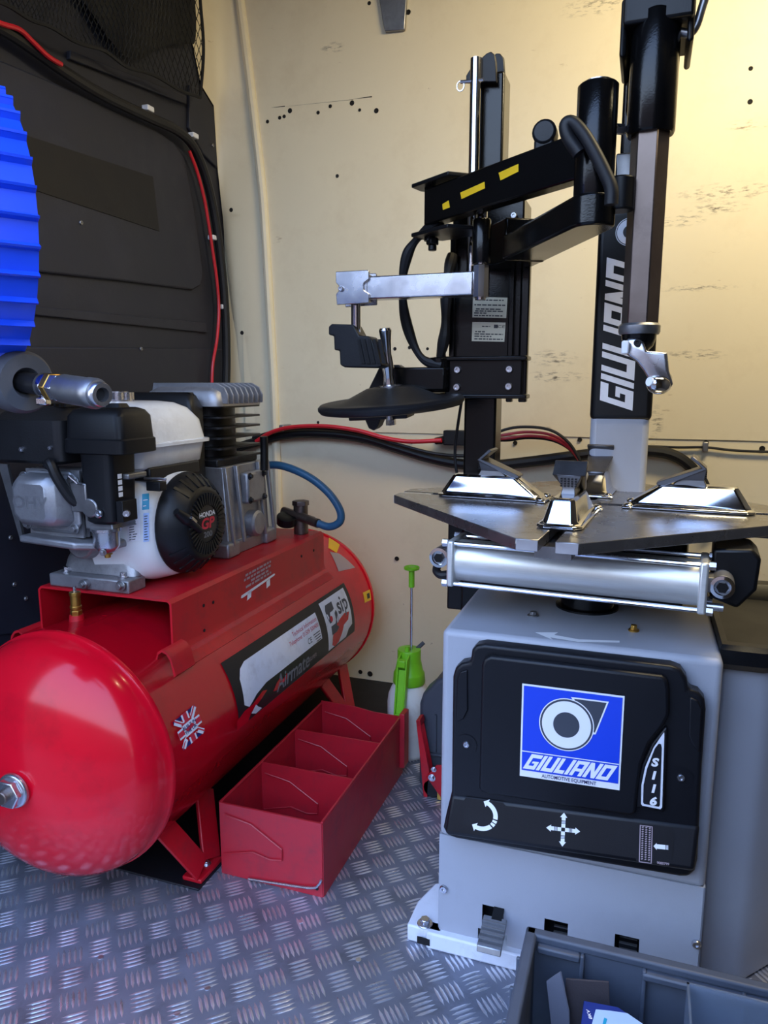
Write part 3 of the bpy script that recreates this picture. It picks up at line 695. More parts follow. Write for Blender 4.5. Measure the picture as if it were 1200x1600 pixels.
# fan housing
fh = MB(); zc, yc = ZM+.133, 1.432
def oct_(x, r, sy=1., sz=1., n=40, sq_=3.2):
    out = []
    for k in range(n):
        t = 2*PI*k/n; c_, s_ = math.cos(t), math.sin(t)
        rr = 1/((abs(c_)**sq_+abs(s_)**sq_)**(1/sq_)); out.append(V((x, yc+r*sy*rr*c_, zc+r*sz*rr*s_)))
    return out
fh.loft([oct_(-1.14, .138, 1.02, .93), oct_(-1.03, .136, 1.0, .92), oct_(-1.005, .128, .98, .93, sq_=2.7), oct_(-.994, .122, .97, .95, sq_=2.2), oct_(-.992, .11, 1, 1, sq_=2)])
fh.build('fan_housing', 'white_enamel', eng, ang=50)
for (mt, nm, c4) in (('teal_print', 'teal_sticker', (222, 772, 233, 797)), ('sticker_white', 'spec_sticker', (199, 804, 219, 847)), ('box_pale', 'caution_sticker', (224, 802, 233, 847))):
    u0, v0, u1, v1 = c4
    # ray-cast by plane on the front-right shoulder of the housing
    pl_ = lambda x, y: P(x, y, Y=1.268)
    def sh(x, y):
        p = None
        d = CF+CR*((x-600)/FPX)-CU*((y-800)/FPX)
        t = .8
        while t < 2.4:
            p = CC+d*t
            dy, dz = (p.y-yc), (p.z-zc); xx = p.x
            if xx < -.994 and xx > -1.14:
                k = 0 if xx < -1.03 else (xx+1.03)/.038
                r = .1365*(1-.12*k); sq_ = 3.2-.9*k
                if (abs(dy/1.005)**sq_+abs(dz/.925)**sq_)**(1/sq_) < r+.0016: break
            t += .0006
        return p
    m = MB(); nn = 6
    m.add([sh(u0+(u1-u0)*i/nn, v0+(v1-v0)*j/nn+ (u0+(u1-u0)*i/nn-u0)*-.12) for j in range(nn+1) for i in range(nn+1)], [(j*(nn+1)+i, j*(nn+1)+i+1, (j+1)*(nn+1)+i+1, (j+1)*(nn+1)+i) for j in range(nn) for i in range(nn)])
    m.build(nm, mt, eng)
    m = MB(); rr = 11; nl_ = 0
    for i in range(1, rr):
        if mt == 'teal_print' and i % 4: continue
        ya, yb_ = v0+(v1-v0)*i/rr, v0+(v1-v0)*i/rr+1.4; xa, xb = u0+(u1-u0)*.15, u0+(u1-u0)*random.uniform(.5, .88)
        pts_ = [sh(xa, ya), sh(xb, ya-(xb-u0)*.12), sh(xb, yb_-(xb-u0)*.12), sh(xa, yb_)]
        m.add([p_+(CC-p_).normalized()*.0012 for p_ in pts_], [(0, 1, 2, 3)])
    m.build(nm+'_print', 'white_print' if mt == 'teal_print' else 'dark_print', eng)
# recoil starter
rc = V((-.992, yc+.008, zc)); ax = V((1, 0, 0))
MB().lathe([(.116, 0), (.118, .004), (.117, .012), (.108, .03), (.084, .052), (.079, .056), (.074, .057), (.03, .058), (.004, .058)], rc, ax, n=48, cap=False).build('recoil_cover', 'black_plastic', eng, ang=30)
for k in range(40):
    t = 2*PI*k/40; d = V((0, math.cos(t), math.sin(t))); p0 = rc+d*.044+ax*.058; p1 = rc+d*.071+ax*.058
    R_ = Matrix((V((1, 0, 0)), d, V((1, 0, 0)).cross(d))).transposed()
    MB().box((p0+p1)/2, (.006, .027, .0042), R_).build('recoil_rib', 'black_plastic', eng)
for k in range(26):
    t = 2*PI*k/26+.05
    if 2.35 < t < 3.6: continue
    d = V((0, math.cos(t), math.sin(t))); p0 = rc+d*.113+ax*.021; p1 = rc+d*.086+ax*.0505
    dd = (p1-p0).normalized(); s_ = d.cross(ax).normalized(); R_ = Matrix((dd.cross(s_), dd, s_)).transposed()
    MB().box((p0+p1)/2, (.006, (p1-p0).length, .007), R_).build('recoil_rib', 'black_plastic', eng)
h0 = rc+V((.05, -.105, .045)); h1 = rc+V((.062, -.035, -.01))
MB().tube([h0+(h1-h0)*t for t in (0, .15, .35, .6, .8, 1)], lambda t: .0075+.006*(1-abs(2*t-1))*(1 if t < .5 else .6), n=12).build('pull_handle', 'black_plastic', eng)
MB().box((h0+h1)/2+V((.013, 0, .004)), (.006, .022, .006), Matrix.Rotation(-.66, 3, 'X')).build('handle_clip', 'zinc', eng)
screw(eng, rc+V((.03, -.072, .062)), (1, -.3, .3), .006, .006)
q = plane(rc+V((.0592, .0, .0)), (0, 1, 0), (0, 0, 1))
MB().lathe([(.043, 0), (.041, .0008), (.004, .001)], rc+ax*.0578, ax, n=32, cap=False).build('recoil_badge', 'black_print', eng)
m = MB(); lettering(m, 'HONDA', q, .0165, (0, .022), .0003, sx=1.05); m.build('lettering', 'white_print', eng)
m = MB(); lettering(m, 'GP', q, .034, (0, .0), .0012, .12, sx=1.25); m.build('lettering', 'red_print', eng)
m = MB(); lettering(m, '200', q, .018, (0, -.025), .0003, sx=1.3); m.build('lettering', 'grey_print', eng)
# fuel tank
ft = MB(); zf = ZM+.318
ft.rrbox(-1.285, -.985, 1.275, 1.575, [(zf-.054, .03, .03), (zf-.048, .02, .035), (zf-.006, .012, .04), (zf-.004, 0, .045), (zf+.003, 0, .045), (zf+.005, .010, .04), (zf+.048, .016, .045), (zf+.076, .034, .05), (zf+.088, .055, .05), (zf+.092, .08, .05)], n=7)
ft.build('fuel_tank', 'white_enamel', eng, ang=50)
cpp = V((-1.13, 1.40, zf+.090)); cpm = MB()
cpm.lathe([(.036, 0), (.036, .006), (.03, .008)], cpp, (0, 0, 1), n=24)
for k in range(8):
    t = PI/4*k; cpm.cyl(cpp+V((.026*math.cos(t), .026*math.sin(t), .004)), cpp+V((.026*math.cos(t), .026*math.sin(t), .022)), .011, n=10)
cpm.cyl(cpp+V((0, 0, .006)), cpp+V((0, 0, .024)), .024, n=20); cpm.build('fuel_cap', 'zinc', eng)
MB().span(-1.04, -.985, 1.24, 1.30, zf-.062, zf-.05).build('tank_bracket', 'dull_zinc', eng, bevel=.003)
MB().span(-1.25, -1.0, 1.33, 1.52, ZM+.24, ZM+.27).build('tank_mount', 'cast_dark', eng, bevel=.004)
# muffler with slotted guard
mf = MB(); mf.rrbox(-1.30, -1.115, 1.20, 1.345, [(ZM+.285, .01, .016), (ZM+.292, 0, .02), (ZM+.375, 0, .02), (ZM+.40, .022, .03), (ZM+.404, .035, .03)]); mf.build('muffler', 'cast_dark', eng)
for k in range(12): MB().box((-1.27+.013*k, 1.27, ZM+.405), (.005, .075, .006)).build('guard_slat', 'black_satin', eng)
MB().cyl((-1.305, 1.26, ZM+.30), (-1.345, 1.24, ZM+.30), .022, n=20).build('exhaust_outlet', 'bar_steel', eng, bevel=.002)
MB().prism([(-1.30, 1.215, ZM+.28), (-1.275, 1.215, ZM+.28), (-1.248, 1.215, ZM+.12), (-1.258, 1.215, ZM+.12)], (0, .006, 0)).build('muffler_stay', 'dull_zinc', eng)
screw(eng, (-1.215, 1.2, ZM+.315), (0, -1, 0), .006, .005); screw(eng, (-1.14, 1.2, ZM+.32), (0, -1, 0), .005, .005)

# ------------------------------------------------------------------ compressor pump
PX1, PY0, PY1 = -1.008, 1.66, 1.885
pm = MB()
pm.prism([(PX1-.30, PY0, ZM), (PX1, PY0, ZM), (PX1, PY0, ZM+.035), (PX1-.006, PY0, ZM+.035), (PX1-.016, PY0, ZM+.235), (PX1-.29, PY0, ZM+.235)], (0, PY1-PY0, 0))
pmo = pm.build('pump', 'cast_aluminium', ac, bevel=.006); pmo['label'] = 'finned cast aluminium compressor pump'
for yy in (PY0-.004, PY0+.05, PY0+.17, PY1-.004):
    MB().prism([(PX1+.006, yy, ZM+.03), (PX1+.014, yy, ZM+.03), (PX1-.004, yy, ZM+.235), (PX1-.016, yy, ZM+.235)], (0, .011, 0)).build('web', 'cast_aluminium', pmo, bevel=.002)
MB().cyl((PX1-.055, PY0-.002, ZM+.03), (PX1-.055, PY0-.002, ZM+.165), .02, .016, n=20).build('boss', 'cast_aluminium', pmo, bevel=.005)
MB().span(PX1-.11, PX1+.012, PY0-.03, PY0+.03, ZM, ZM+.04).build('pump_foot', 'cast_aluminium', pmo, bevel=.006)
MB().span(PX1-.02, PX1+.014, PY1-.05, PY1+.01, ZM, ZM+.04).build('pump_foot', 'cast_aluminium', pmo, bevel=.006)
bolt(pmo, (PX1-.055, PY0-.032, ZM+.028), (0, -1, .3), .006, .008)
cv = MB(); cv.span(PX1-.01, PX1+.018, PY0+.07, PY0+.165, ZM+.13, ZM+.215); cv.build('cover_plate', 'cast_aluminium', pmo, bevel=.008)
for dy in (.08, .155):
    for dz in (.14, .205): bolt(pmo, (PX1+.017, PY0+dy, ZM+dz), (1, 0, 0), .0065, .009, 'cast_dark')
MB().lathe([(.036, -.01), (.036, .02), (.03, .026), (.012, .028)], (PX1-.004, PY0+.12, ZM+.07), (1, 0, 0), n=24).build('bearing_cap', 'cast_aluminium', pmo)
cy_ = V((PX1-.125, PY0+.11, 0))
fn_ = MB(); fn_.cyl(cy_+V((0, 0, ZM+.235)), cy_+V((0, 0, ZM+.40)), .075, n=28); fn_.build('cylinder', 'cast_dark', pmo)
for k in range(6):
    z = ZM+.252+.027*k
    MB().rrbox(PX1-.235, PX1-.018, PY0+.005, PY0+.225, [(z, 0, .02), (z+.005, 0, .02)]).build('cooling_fin', 'cast_dark', pmo)
MB().span(PX1-.235, PX1-.03, PY0+.0, PY0+.21, ZM+.235, ZM+.255).build('cylinder_flange', 'cast_dark', pmo, bevel=.004)
hd = MB(); hd.rrbox(PX1-.24, PX1-.01, PY0-.015, PY0+.22, [(ZM+.392, 0, .03), (ZM+.40, 0, .03), (ZM+.428, .004, .03), (ZM+.442, .02, .03)]); hd.build('cylinder_head', 'cast_aluminium', pmo, ang=60)
for k in range(8):
    y = PY0+.006+.026*k
    pr = [(PX1-.23, ZM+.40), (PX1+.002, ZM+.398), (PX1+.004, ZM+.42), (PX1-.006, ZM+.44), (PX1-.03, ZM+.452), (PX1-.22, ZM+.452)]
    MB().prism([(x, y, z) for x, z in pr], (0, .005, 0)).build('head_fin', 'cast_aluminium', pmo, bevel=.0015, seg=1)
# belt guard between engine and pump
MB().rrbox(-1.29, -1.06, 1.585, 1.645, [(ZM+.16, 0, .012), (ZM+.39, 0, .012), (ZM+.42, .01, .016), (ZM+.428, .02, .02)]).build('belt_guard', 'black_plastic', ac, ang=60)
# delivery pipe, pressure switch, blue hose
MB().tube([P(x, y, X=-.98) for x, y in ((412, 682), (413, 700), (413, 735))], .011, n=12).build('delivery_pipe', 'black_satin', ac)
MB().tube([P(x, y, Y=1.95) for x, y in ((413, 727), (436, 727), (462, 735), (490, 750), (515, 772), (531, 797), (531, 815), (515, 823), (497, 818))], .0115, n=14).build('blue_hose', 'blue_hose', ac)
p = P(470, 800, Y=2.0); fit = MB()
fit.cyl(V((p.x, p.y, ZT)), p+V((0, 0, .03)), .022, n=18); fit.cyl(p+V((0, 0, .02)), p+V((0, 0, .035)), .026, n=6); fit.cyl(p+V((-.06, 0, .0)), p+V((.055, -.03, -.02)), .014, n=14)
fit.build('valve_fitting', 'bar_steel', ac, bevel=.002)
p = P(448, 812, Y=1.97); MB().lathe([(.03, -.012), (.03, .012), (.026, .014), (.004, .012)], p, (.2, -.3, .9), n=24).build('gauge', 'black_satin', ac)
MB().cyl(P(497, 818, Y=1.95), P(484, 813, Y=1.97), .014, n=14).build('hose_clamp', 'bar_steel', ac)

# ------------------------------------------------------------------ tyre changer
BX0, BX1, BY0, BY1, BZ = -.331, .145, 1.269, 1.72, .655
tc = thing('tyre_changer', 'grey tyre changing machine with star turntable and black control console', 'machine', (-.09, 1.5, 0))
b = MB(); b.span(BX0, BX1, BY0, BY1, .236, BZ); body = b.build('body', 'grey_paint', tc, bevel=.012, seg=4)
b = MB(); b.span(BX0+.004, BX1-.004, BY0+.06, BY1-.004, .03, .24); b.build('inner_frame', 'black_satin', tc)
for x0, x1 in ((BX0, BX0+.004), (BX1-.004, BX1)):
    MB().span(x0, x1, BY0+.002, BY1, .03, .24).build('side_panel', 'grey_paint', tc)
# lower front panel with pedal slots
FY = BY0-.001
def zz(x, y): return P(x, y, Y=FY)
slots = []
for (x0, y0, x1, y1) in ((754, 1412, 786, 1465), (747, 1449, 792, 1480), (851, 1434, 886, 1478), (961, 1458, 997, 1500)):
    a, c = zz(x0, (y0)), zz(x1, y1); slots.append((a.x, c.x, c.z, a.z))
xs = sorted({BX0+.003, BX1-.003, *[s[0] for s in slots], *[s[1] for s in slots]}); zs_ = sorted({.034, .2425, *[s[2] for s in slots], *[s[3] for s in slots]})
fp = MB()
for i in range(len(xs)-1):
    for j in range(len(zs_)-1):
        cx, cz = (xs[i]+xs[i+1])/2, (zs_[j]+zs_[j+1])/2
        if any(s[0] < cx < s[1] and s[2] < cz < s[3] for s in slots): continue
        a = [(xs[i], cz_) for cz_ in ()]
        fp.add([(xs[i], FY, zs_[j]), (xs[i+1], FY, zs_[j]), (xs[i+1], FY, zs_[j+1]), (xs[i], FY, zs_[j+1])], [(0,1,2,3)])
fpo = fp.build('front_panel', 'grey_paint', tc, smooth=False, weld=1e-5)
so = fpo.modifiers.new('thick', 'SOLIDIFY'); so.thickness = .003; so.offset = 0
for x, y in ((694, 1387), (1088, 1473)): screw(tc, zz(x, y)+V((0, -.002, 0)), (0, -1, 0), .008, .006, 'zinc')
# base plate with floor bolts
b = MB(); b.prism([(-.392, 1.258, 0), (-.392, 1.33, 0), (-.372, 1.40, 0), (BX0+.01, 1.40, 0), (BX0+.01, 1.258, 0)], (0, 0, .036)); b.span(BX0-.02, BX1+.01, 1.250, 1.285, 0, .036); b.span(BX0, BX1, 1.285, BY1, 0, .03)
b.build('base_plate', 'sticker_white', tc, bevel=.004)
bolt(tc, P(664, 1444, Z=.036), (0, 0, 1), .0105, .013, 'zinc')
MB().span(-.368, -.342, 1.2488, 1.2512, .008, .022).build('base_slot', 'hole_dark', tc)
# foot pedals
for (x, y, w_, dy) in ((764, 1484, .036, 0), (868, 1530, .026, .075), (979, 1540, .026, .075)):
    p = P(x, y, Y=1.185); p.z = max(.012, p.z-.006); m = MB(Matrix.Translation((0, dy, 0)))
    st_ = MB(Matrix.Translation((0, dy, 0))); st_.prism([(p.x-w_*.2, 1.31, p.z+.034), (p.x-w_*.2, 1.31, p.z+.042), (p.x-w_*.2, 1.235, p.z+.026), (p.x-w_*.2, 1.235, p.z+.018)], (w_*.55, 0, 0))
    st_.build('pedal_stem', 'black_satin', tc, bevel=.001)
    m.prism([(p.x-w_*.62, 1.245, p.z+.02), (p.x-w_*.62, 1.245, p.z+.028), (p.x-w_*.62, 1.185, p.z+.010), (p.x-w_*.62, 1.180, p.z)], (w_*1.24, 0, 0))
    po = m.build('pedal', 'dull_zinc' if x < 800 else 'black_satin', tc, bevel=.0015)
    for k in range(5):
        t = k/4.5; MB().box((p.x, 1.189+.052*t+dy, p.z+.0105+.0175*t), (w_*1.2, .0045, .003)).build('tread_rib', 'dull_zinc', po)
# things on top of the body
bolt(tc, P(833, 962, Z=BZ), (0, 0, 1), .0075, .009, 'dull_zinc'); bolt(tc, P(990, 986, Z=BZ), (0, 0, 1), .0065, .012, 'brass')
q = lambda x, y: P(x, y, Z=BZ+.0008)
m = MB(); m.flat([(0,0)]*0 or [(836, 988), (872, 988), (866, 992), (905, 999), (968, 1001), (968, 1004), (903, 1003), (860, 996), (864, 1000)], q); m.build('arrow_decal', 'white_print', tc)
# control console
FC = lambda x, y, d: P(x, y, Y=BY0-d)
outl = [(735, 1030), (737, 1016), (744, 1009), (757, 1007), (1048, 1041), (1064, 1047), (1073, 1060), (1076, 1078), (1092, 1083), (1101, 1094), (1103, 1110), (1099, 1172), (1097, 1195), (1090, 1345), (1086, 1362), (1076, 1371), (1062, 1371), (712, 1311), (698, 1306), (692, 1294), (697, 1270), (705, 1238), (706, 1140), (707, 1058), (711, 1045), (720, 1037), (733, 1035)]
m = MB(); m.prism([FC(x, y, .034) for x, y in outl], (0, .034, 0)); con = m.build('console', 'console_plastic', tc, bevel=.009, seg=4)
inn = [(752, 1040), (756, 1030), (766, 1025), (1034, 1057), (1043, 1063), (1046, 1078), (1046, 1118), (1038, 1134), (1016, 1162), (1003, 1195), (997, 1240), (994, 1272), (985, 1276), (752, 1240), (748, 1232)]
m = MB(); m.prism([FC(x, y, .046) for x, y in inn], (0, .014, 0)); m.build('raised_panel', 'console_plastic', con, bevel=.006, seg=3)
TL, TR, BR, BL = FC(704, 1241, .036), FC(1094, 1291, .036), FC(1086, 1363, .058), FC(694, 1304, .058)
back = [V((p.x, BY0-.02, p.z)) for p in (TL, TR)]+[V((p.x, BY0-.02, p.z-.012)) for p in (BR, BL)]
m = MB(); m.add([TL, TR, BR, BL]+back, [(0,1,2,3), (7,6,5,4), (0,4,5,1), (2,6,7,3), (1,5,6,2), (0,3,7,4)]); m.build('pedal_deck', 'console_plastic', con, bevel=.008, seg=4)
nrm = (TR-TL).cross(BL-TL).normalized(); nrm = nrm if nrm.y < 0 else -nrm
for pts in (((714, 1062), (719, 1050), (730, 1047), (731, 1110), (724, 1124), (712, 1128)), ((1078, 1090), (1090, 1095), (1097, 1108), (1093, 1176), (1084, 1168), (1076, 1150))):
    m = MB(); m.prism([FC(x, y, .0375) for x, y in pts], (0, .005, 0)); m.build('grip_pad', 'console_plastic', con, bevel=.002)
for x, y in ((729, 1163), (1064, 1215)):
    MB().lathe([(.019, .001), (.0165, -.002), (.0125, .0005), (.004, .0008)], FC(x, y, .0345), (0, -1, 0), n=24).build('screw_well', 'console_plastic', con)
    screw(con, FC(x, y, .035), (0, -1, 0), .0062, .004, 'zinc')
# emblem plate
FCd = .0475
lg = quad(*[FC(x, y, FCd) for x, y in ((816, 1068), (976, 1088), (968, 1235), (812, 1212))])
def lgo(k):
    return lambda u, v: lg(u, v)+V((0, -.0003*k, 0))
m = MB(); a, b_, c, d = [FC(x, y, .0468) for x, y in ((816, 1068), (976, 1088), (968, 1235), (812, 1212))]
m.prism([a, b_, c, d], (0, .003, 0)); m.build('logo_plate', 'white_print', con)
m = MB(); m.flat(rect2(.018, .07, .982, .982), lgo(1)); m.build('logo_blue', 'blue_print', con)
m = MB(); m.flat(rect2(.018, .274, .982, .284), lgo(2))
m.flat([(.49, .925), (.855, .925), (.745, .565), (.72, .56)], lgo(2)); m.flat(disc2(.455, .625, .272, 48, .28), lgo(3.2)); m.build('logo_white', 'white_print', con)
m = MB(); m.flat([(.52, .91), (.835, .91), (.735, .58), (.70, .60)], lgo(2.6)); m.flat(disc2(.455, .625, .262, 48, .27), lgo(4)); m.build('logo_dark', 'dark_print', con)
m = MB(); m.flat(disc2(.455, .625, .243, 48, .25), lgo(5)); block_word(m, 'GIULIANO', lgo(3), .03, .09, .97, .26, .75, .1); m.build('logo_letters', 'white_print', con)
m = MB(); m.flat(disc2(.455, .625, .13, 40, .135), lgo(6)); m.build('logo_dark', 'dark_print', con)
m = MB(); lettering(m, 'AUTOMOTIVE EQUIPMENT', lgo(3), .055, (.5, .036), .0006, sx=.82); m.build('lettering', 'navy_print', con)
# model badge
bp_ = lambda x, y: (800+x/4.615, 1060+y/4.615)
m = MB(); m.prism([FC(*bp_(x, y), .042) for x, y in ((1108, 350), (1125, 370), (1098, 965), (895, 930), (905, 740), (940, 620), (1010, 470))], (0, .01, 0)); m.build('badge_mount', 'console_plastic', con, bevel=.003)
m = MB(); m.flat([(1096, 388), (1099, 400), (1082, 930), (1070, 944), (940, 918), (930, 905), (933, 770), (960, 640), (1020, 500)], lambda x, y: FC(*bp_(x, y), .0426)); m.build('badge', 'sticker_white', con)
m = MB(); m.flat([(1058, 470), (1074, 474), (1080, 500), (1066, 915), (1058, 926), (952, 905), (945, 895), (948, 770), (974, 650), (1030, 505)], lambda x, y: FC(*bp_(x, y), .0430)); m.build('badge', 'black_print', con)
m = MB()
for ch, x, y in (('S', 1026, 608), ('1', 1018, 702), ('1', 1016, 797), ('6', 1014, 888)):
    vs, fs = text2d(ch, 80, 4.0, .2); m.add([FC(*bp_(x+u*1.25, y-v+u*.13), .0434) for u, v in vs], fs)
m.build('lettering', 'white_print', con)
# symbols on the sloping deck: positions are taken on the deck plane
def DK(x, y, off=.001):
    d = CF+CR*((x-600)/FPX)-CU*((y-800)/FPX); t = (TL-CC).dot(nrm)/d.dot(nrm)
    return CC+d*t+nrm*off
m = MB(); m.flat([(724, 1252), (728, 1246), (786, 1254), (792, 1262), (788, 1294), (782, 1298), (724, 1290)], lambda x, y: DK(x, y, .0006)); m.build('symbol_panel', 'console_plastic', con); m = MB(); m.flat([(1000, 1288), (1048, 1294), (1054, 1302), (1050, 1346), (1044, 1352), (994, 1345)], lambda x, y: DK(x, y, .0006)); m.build('symbol_panel', 'console_plastic', con)
m = MB()
arc = lambda r, t: (752+r*math.cos(t), 1273-r*.96*math.sin(t)+.12*r*math.cos(t))
for t0, t1 in ((-1.95, -.85), (-.75, -.55), (-.48, -.3), (-.2, 1.1)):
    n_ = 8; pa = [arc(26, t0+(t1-t0)*k/n_) for k in range(n_+1)]; pb_ = [arc(19, t1-(t1-t0)*k/n_) for k in range(n_+1)]; m.flat(pa+pb_, DK)
for t, s in ((1.1, 1), (-1.95, -1)): m.flat([arc(30, t), arc(15, t), arc(22.5, t+s*.3)], DK)
def dirp(cx, cy, ux, uy, vx, vy, pts): return [(cx+ux*a+vx*c_, cy+uy*a+vy*c_) for a, c_ in pts]
for ux, uy, vx, vy in ((1, .12, -.05, 1), (-1, -.12, .05, -1), (.05, -1, 1, .12), (-.05, 1, -1, -.12)):
    for a0, a1 in ((3, 9), (10, 11), (12, 13), (14, 19)): m.flat(dirp(880, 1296, ux, uy, vx, vy, [(a0, -3), (a1, -3), (a1, 3), (a0, 3)]), DK)
    m.flat(dirp(880, 1296, ux, uy, vx, vy, [(19, -5.5), (26.5, 0), (19, 5.5)]), DK)
m.flat(dirp(1033, 1323, 1, .1, 0, 1, [(-12, 0), (-7, -5.5), (-7, -3.5), (7, -3.5), (7, 3.5), (-7, 3.5), (-7, 5.5)]), DK)
for a in (8.2, 10): m.flat(dirp(1033, 1323, 1, .1, 0, 1, [(a, -3.5), (a+1, -3.5), (a+1, 3.5), (a, 3.5)]), DK)
m.build('symbols', 'white_print', con)
m = MB(); ox, oy = 1009, 1319
def tyre(u, v): return (ox+u*10-v*.8, oy+v*29+u*1.4)
for (u0, v0, u1, v1) in ((-1, -1, -.86, 1), (.86, -1, 1, 1), (-1, -1, 1, -.96), (-1, .96, 1, 1)): m.flat([tyre(u0, v0), tyre(u1, v0), tyre(u1, v1), tyre(u0, v1)], DK)
for c_ in (-.55, 0, .55):
    for k in range(15):
        v = -.9+.122*k; m.flat([tyre(c_-.18, v), tyre(c_+.1, v-.05), tyre(c_+.2, v), tyre(c_-.05, v+.05)], DK)
m.build('tread_symbol', 'pale_print', con)
m = MB(); vs, fs = text2d('9080799', 5.5, .1); m.add([DK(1036+u, 1349-v+u*.13) for u, v in vs], fs); m.build('lettering', 'pale_print', con)

# hub, clamping cylinder and turntable (turned a few degrees)
TT = Matrix.Translation((-.105, 1.55, 0)) @ Matrix.Rotation(math.radians(-4), 4, 'Z')
MB().lathe([(.062, 0), (.062, .006), (.052, .008), (.052, .03), (.046, .034), (.046, .07)], (-.09, 1.505, BZ-.002), (0, 0, 1), n=40).build('hub', 'black_gloss', tc)
cyv, r_ = -.215, .0395
ZC = .770
m = MB(TT); m.cyl((-.198, cyv, ZC), (.222, cyv, ZC), r_, n=56); clo = m.build('clamp_cylinder', 'brushed_aluminium', tc)
for x0, x1 in ((-.212, -.198), (.222, .236)):
    m = MB(TT); m.rrbox(x0, x1, 0, 0, []) if False else m.box(((x0+x1)/2, cyv, ZC), (x1-x0, .09, .088)); m.build('end_plate', 'brushed_aluminium', clo, bevel=.004)
for dy in (-.037, .037):
    for dz in (-.0385, .0385):
        MB(TT).cyl((-.218, cyv+dy, ZC+dz), (.24, cyv+dy, ZC+dz), .0042, n=10).build('tie_rod', 'chrome', clo)
        for x in (-.221, .236): MB(TT).cyl((x, cyv+dy, ZC+dz), (x+.01, cyv+dy, ZC+dz), .0075, n=6).build('nut', 'zinc', clo)
# pivot eyes at the cylinder ends
for x, s, z in ((-.232, -1, ZC+.006), (.258, 1, ZC+.002)):
    m = MB(TT); m.cyl((x, cyv-.026, z), (x, cyv+.026, z), .019, n=24); m.box((x-s*.012, cyv, z), (.024, .04, .026)); m.build('pivot_eye', 'cast_aluminium' if s > 0 else 'zinc', clo, bevel=.002)
    MB(TT).lathe([(.019, 0), (.019, -.003), (.0135, -.004), (.0125, .001)], (x, cyv-.026, z), (0, 1, 0), n=28).build('pivot_ring', 'chrome', clo)
    MB(TT).cyl((x, cyv-.031, z), (x, cyv-.02, z), .0095, n=6).build('pivot_pin', 'black_satin', clo)
m = MB(TT); m.prism([(.24, cyv+.02, ZC+.055), (.30, cyv+.02, ZC+.06), (.315, cyv+.02, ZC+.045), (.312, cyv+.02, ZC-.01), (.285, cyv+.02, ZC-.045), (.24, cyv+.02, ZC-.03)], (0, .10, 0)); m.build('crank_arm', 'black_satin', tc, bevel=.006, seg=3)
MB(TT).tube([(-.214, cyv-.01, ZC-.028), (-.234, cyv-.015, ZC-.030), (-.246, cyv, ZC-.022), (-.24, cyv+.04, ZC-.012), (-.18, cyv+.09, ZC-.01)], .008, n=10).build('air_hose', 'rubber', clo)
MB(TT).cyl((.236, cyv-.015, ZC-.036), (.262, cyv-.015, ZC-.036), .007, n=12).build('hose_fitting', 'zinc', clo)
MB(TT).span(-.18, .2, -.15, .15, .70, .825).build('turntable_frame', 'black_satin', tc, bevel=.01)
# star plate: four leaves separated by the jaw slots
ZP, TH, D, WS, TW = .86, .019, .405, .013, .036
tt = None
for k in range(4):
    M4 = TT @ Matrix.Rotation(k*PI/2, 4, 'Z'); m = MB(M4)
    m.prism([(WS, WS, ZP-TH), (D, WS, ZP-TH), (D, WS+TW, ZP-TH), (WS+TW, D, ZP-TH), (WS, D, ZP-TH)], (0, 0, TH))
    if tt is None: tt = m.build('turntable', 'table_steel', tc, bevel=.0012, seg=1); par = tt
    else: m.build('leaf', 'table_steel', tt, bevel=.0012, seg=1)
for k in range(4):
    M4 = TT @ Matrix.Rotation(k*PI/2, 4, 'Z')
    for s in (1, -1):
        m = MB(M4); m.box((D+.0005, s*(WS+TW/2), ZP-TH/2), (.001, TW-.002, TH-.002)); m.build('machined_end', 'cut_steel', tt)
    m = MB(M4); m.box((.17, 0, ZP-TH-.012), (.36, .06, .02)); m.build('slide_rail', 'table_steel', tt)
    m = MB(M4); m.span(.335, D-.004, -WS+.001, WS-.001, ZP-TH, ZP-.001); m.build('slot_bar', 'cut_steel', tt) if k in (0, 2) else None
MB(TT).cyl((0, 0, ZP-TH), (0, 0, ZP+.003), .03, n=28).build('centre_disc', 'table_steel', tt)
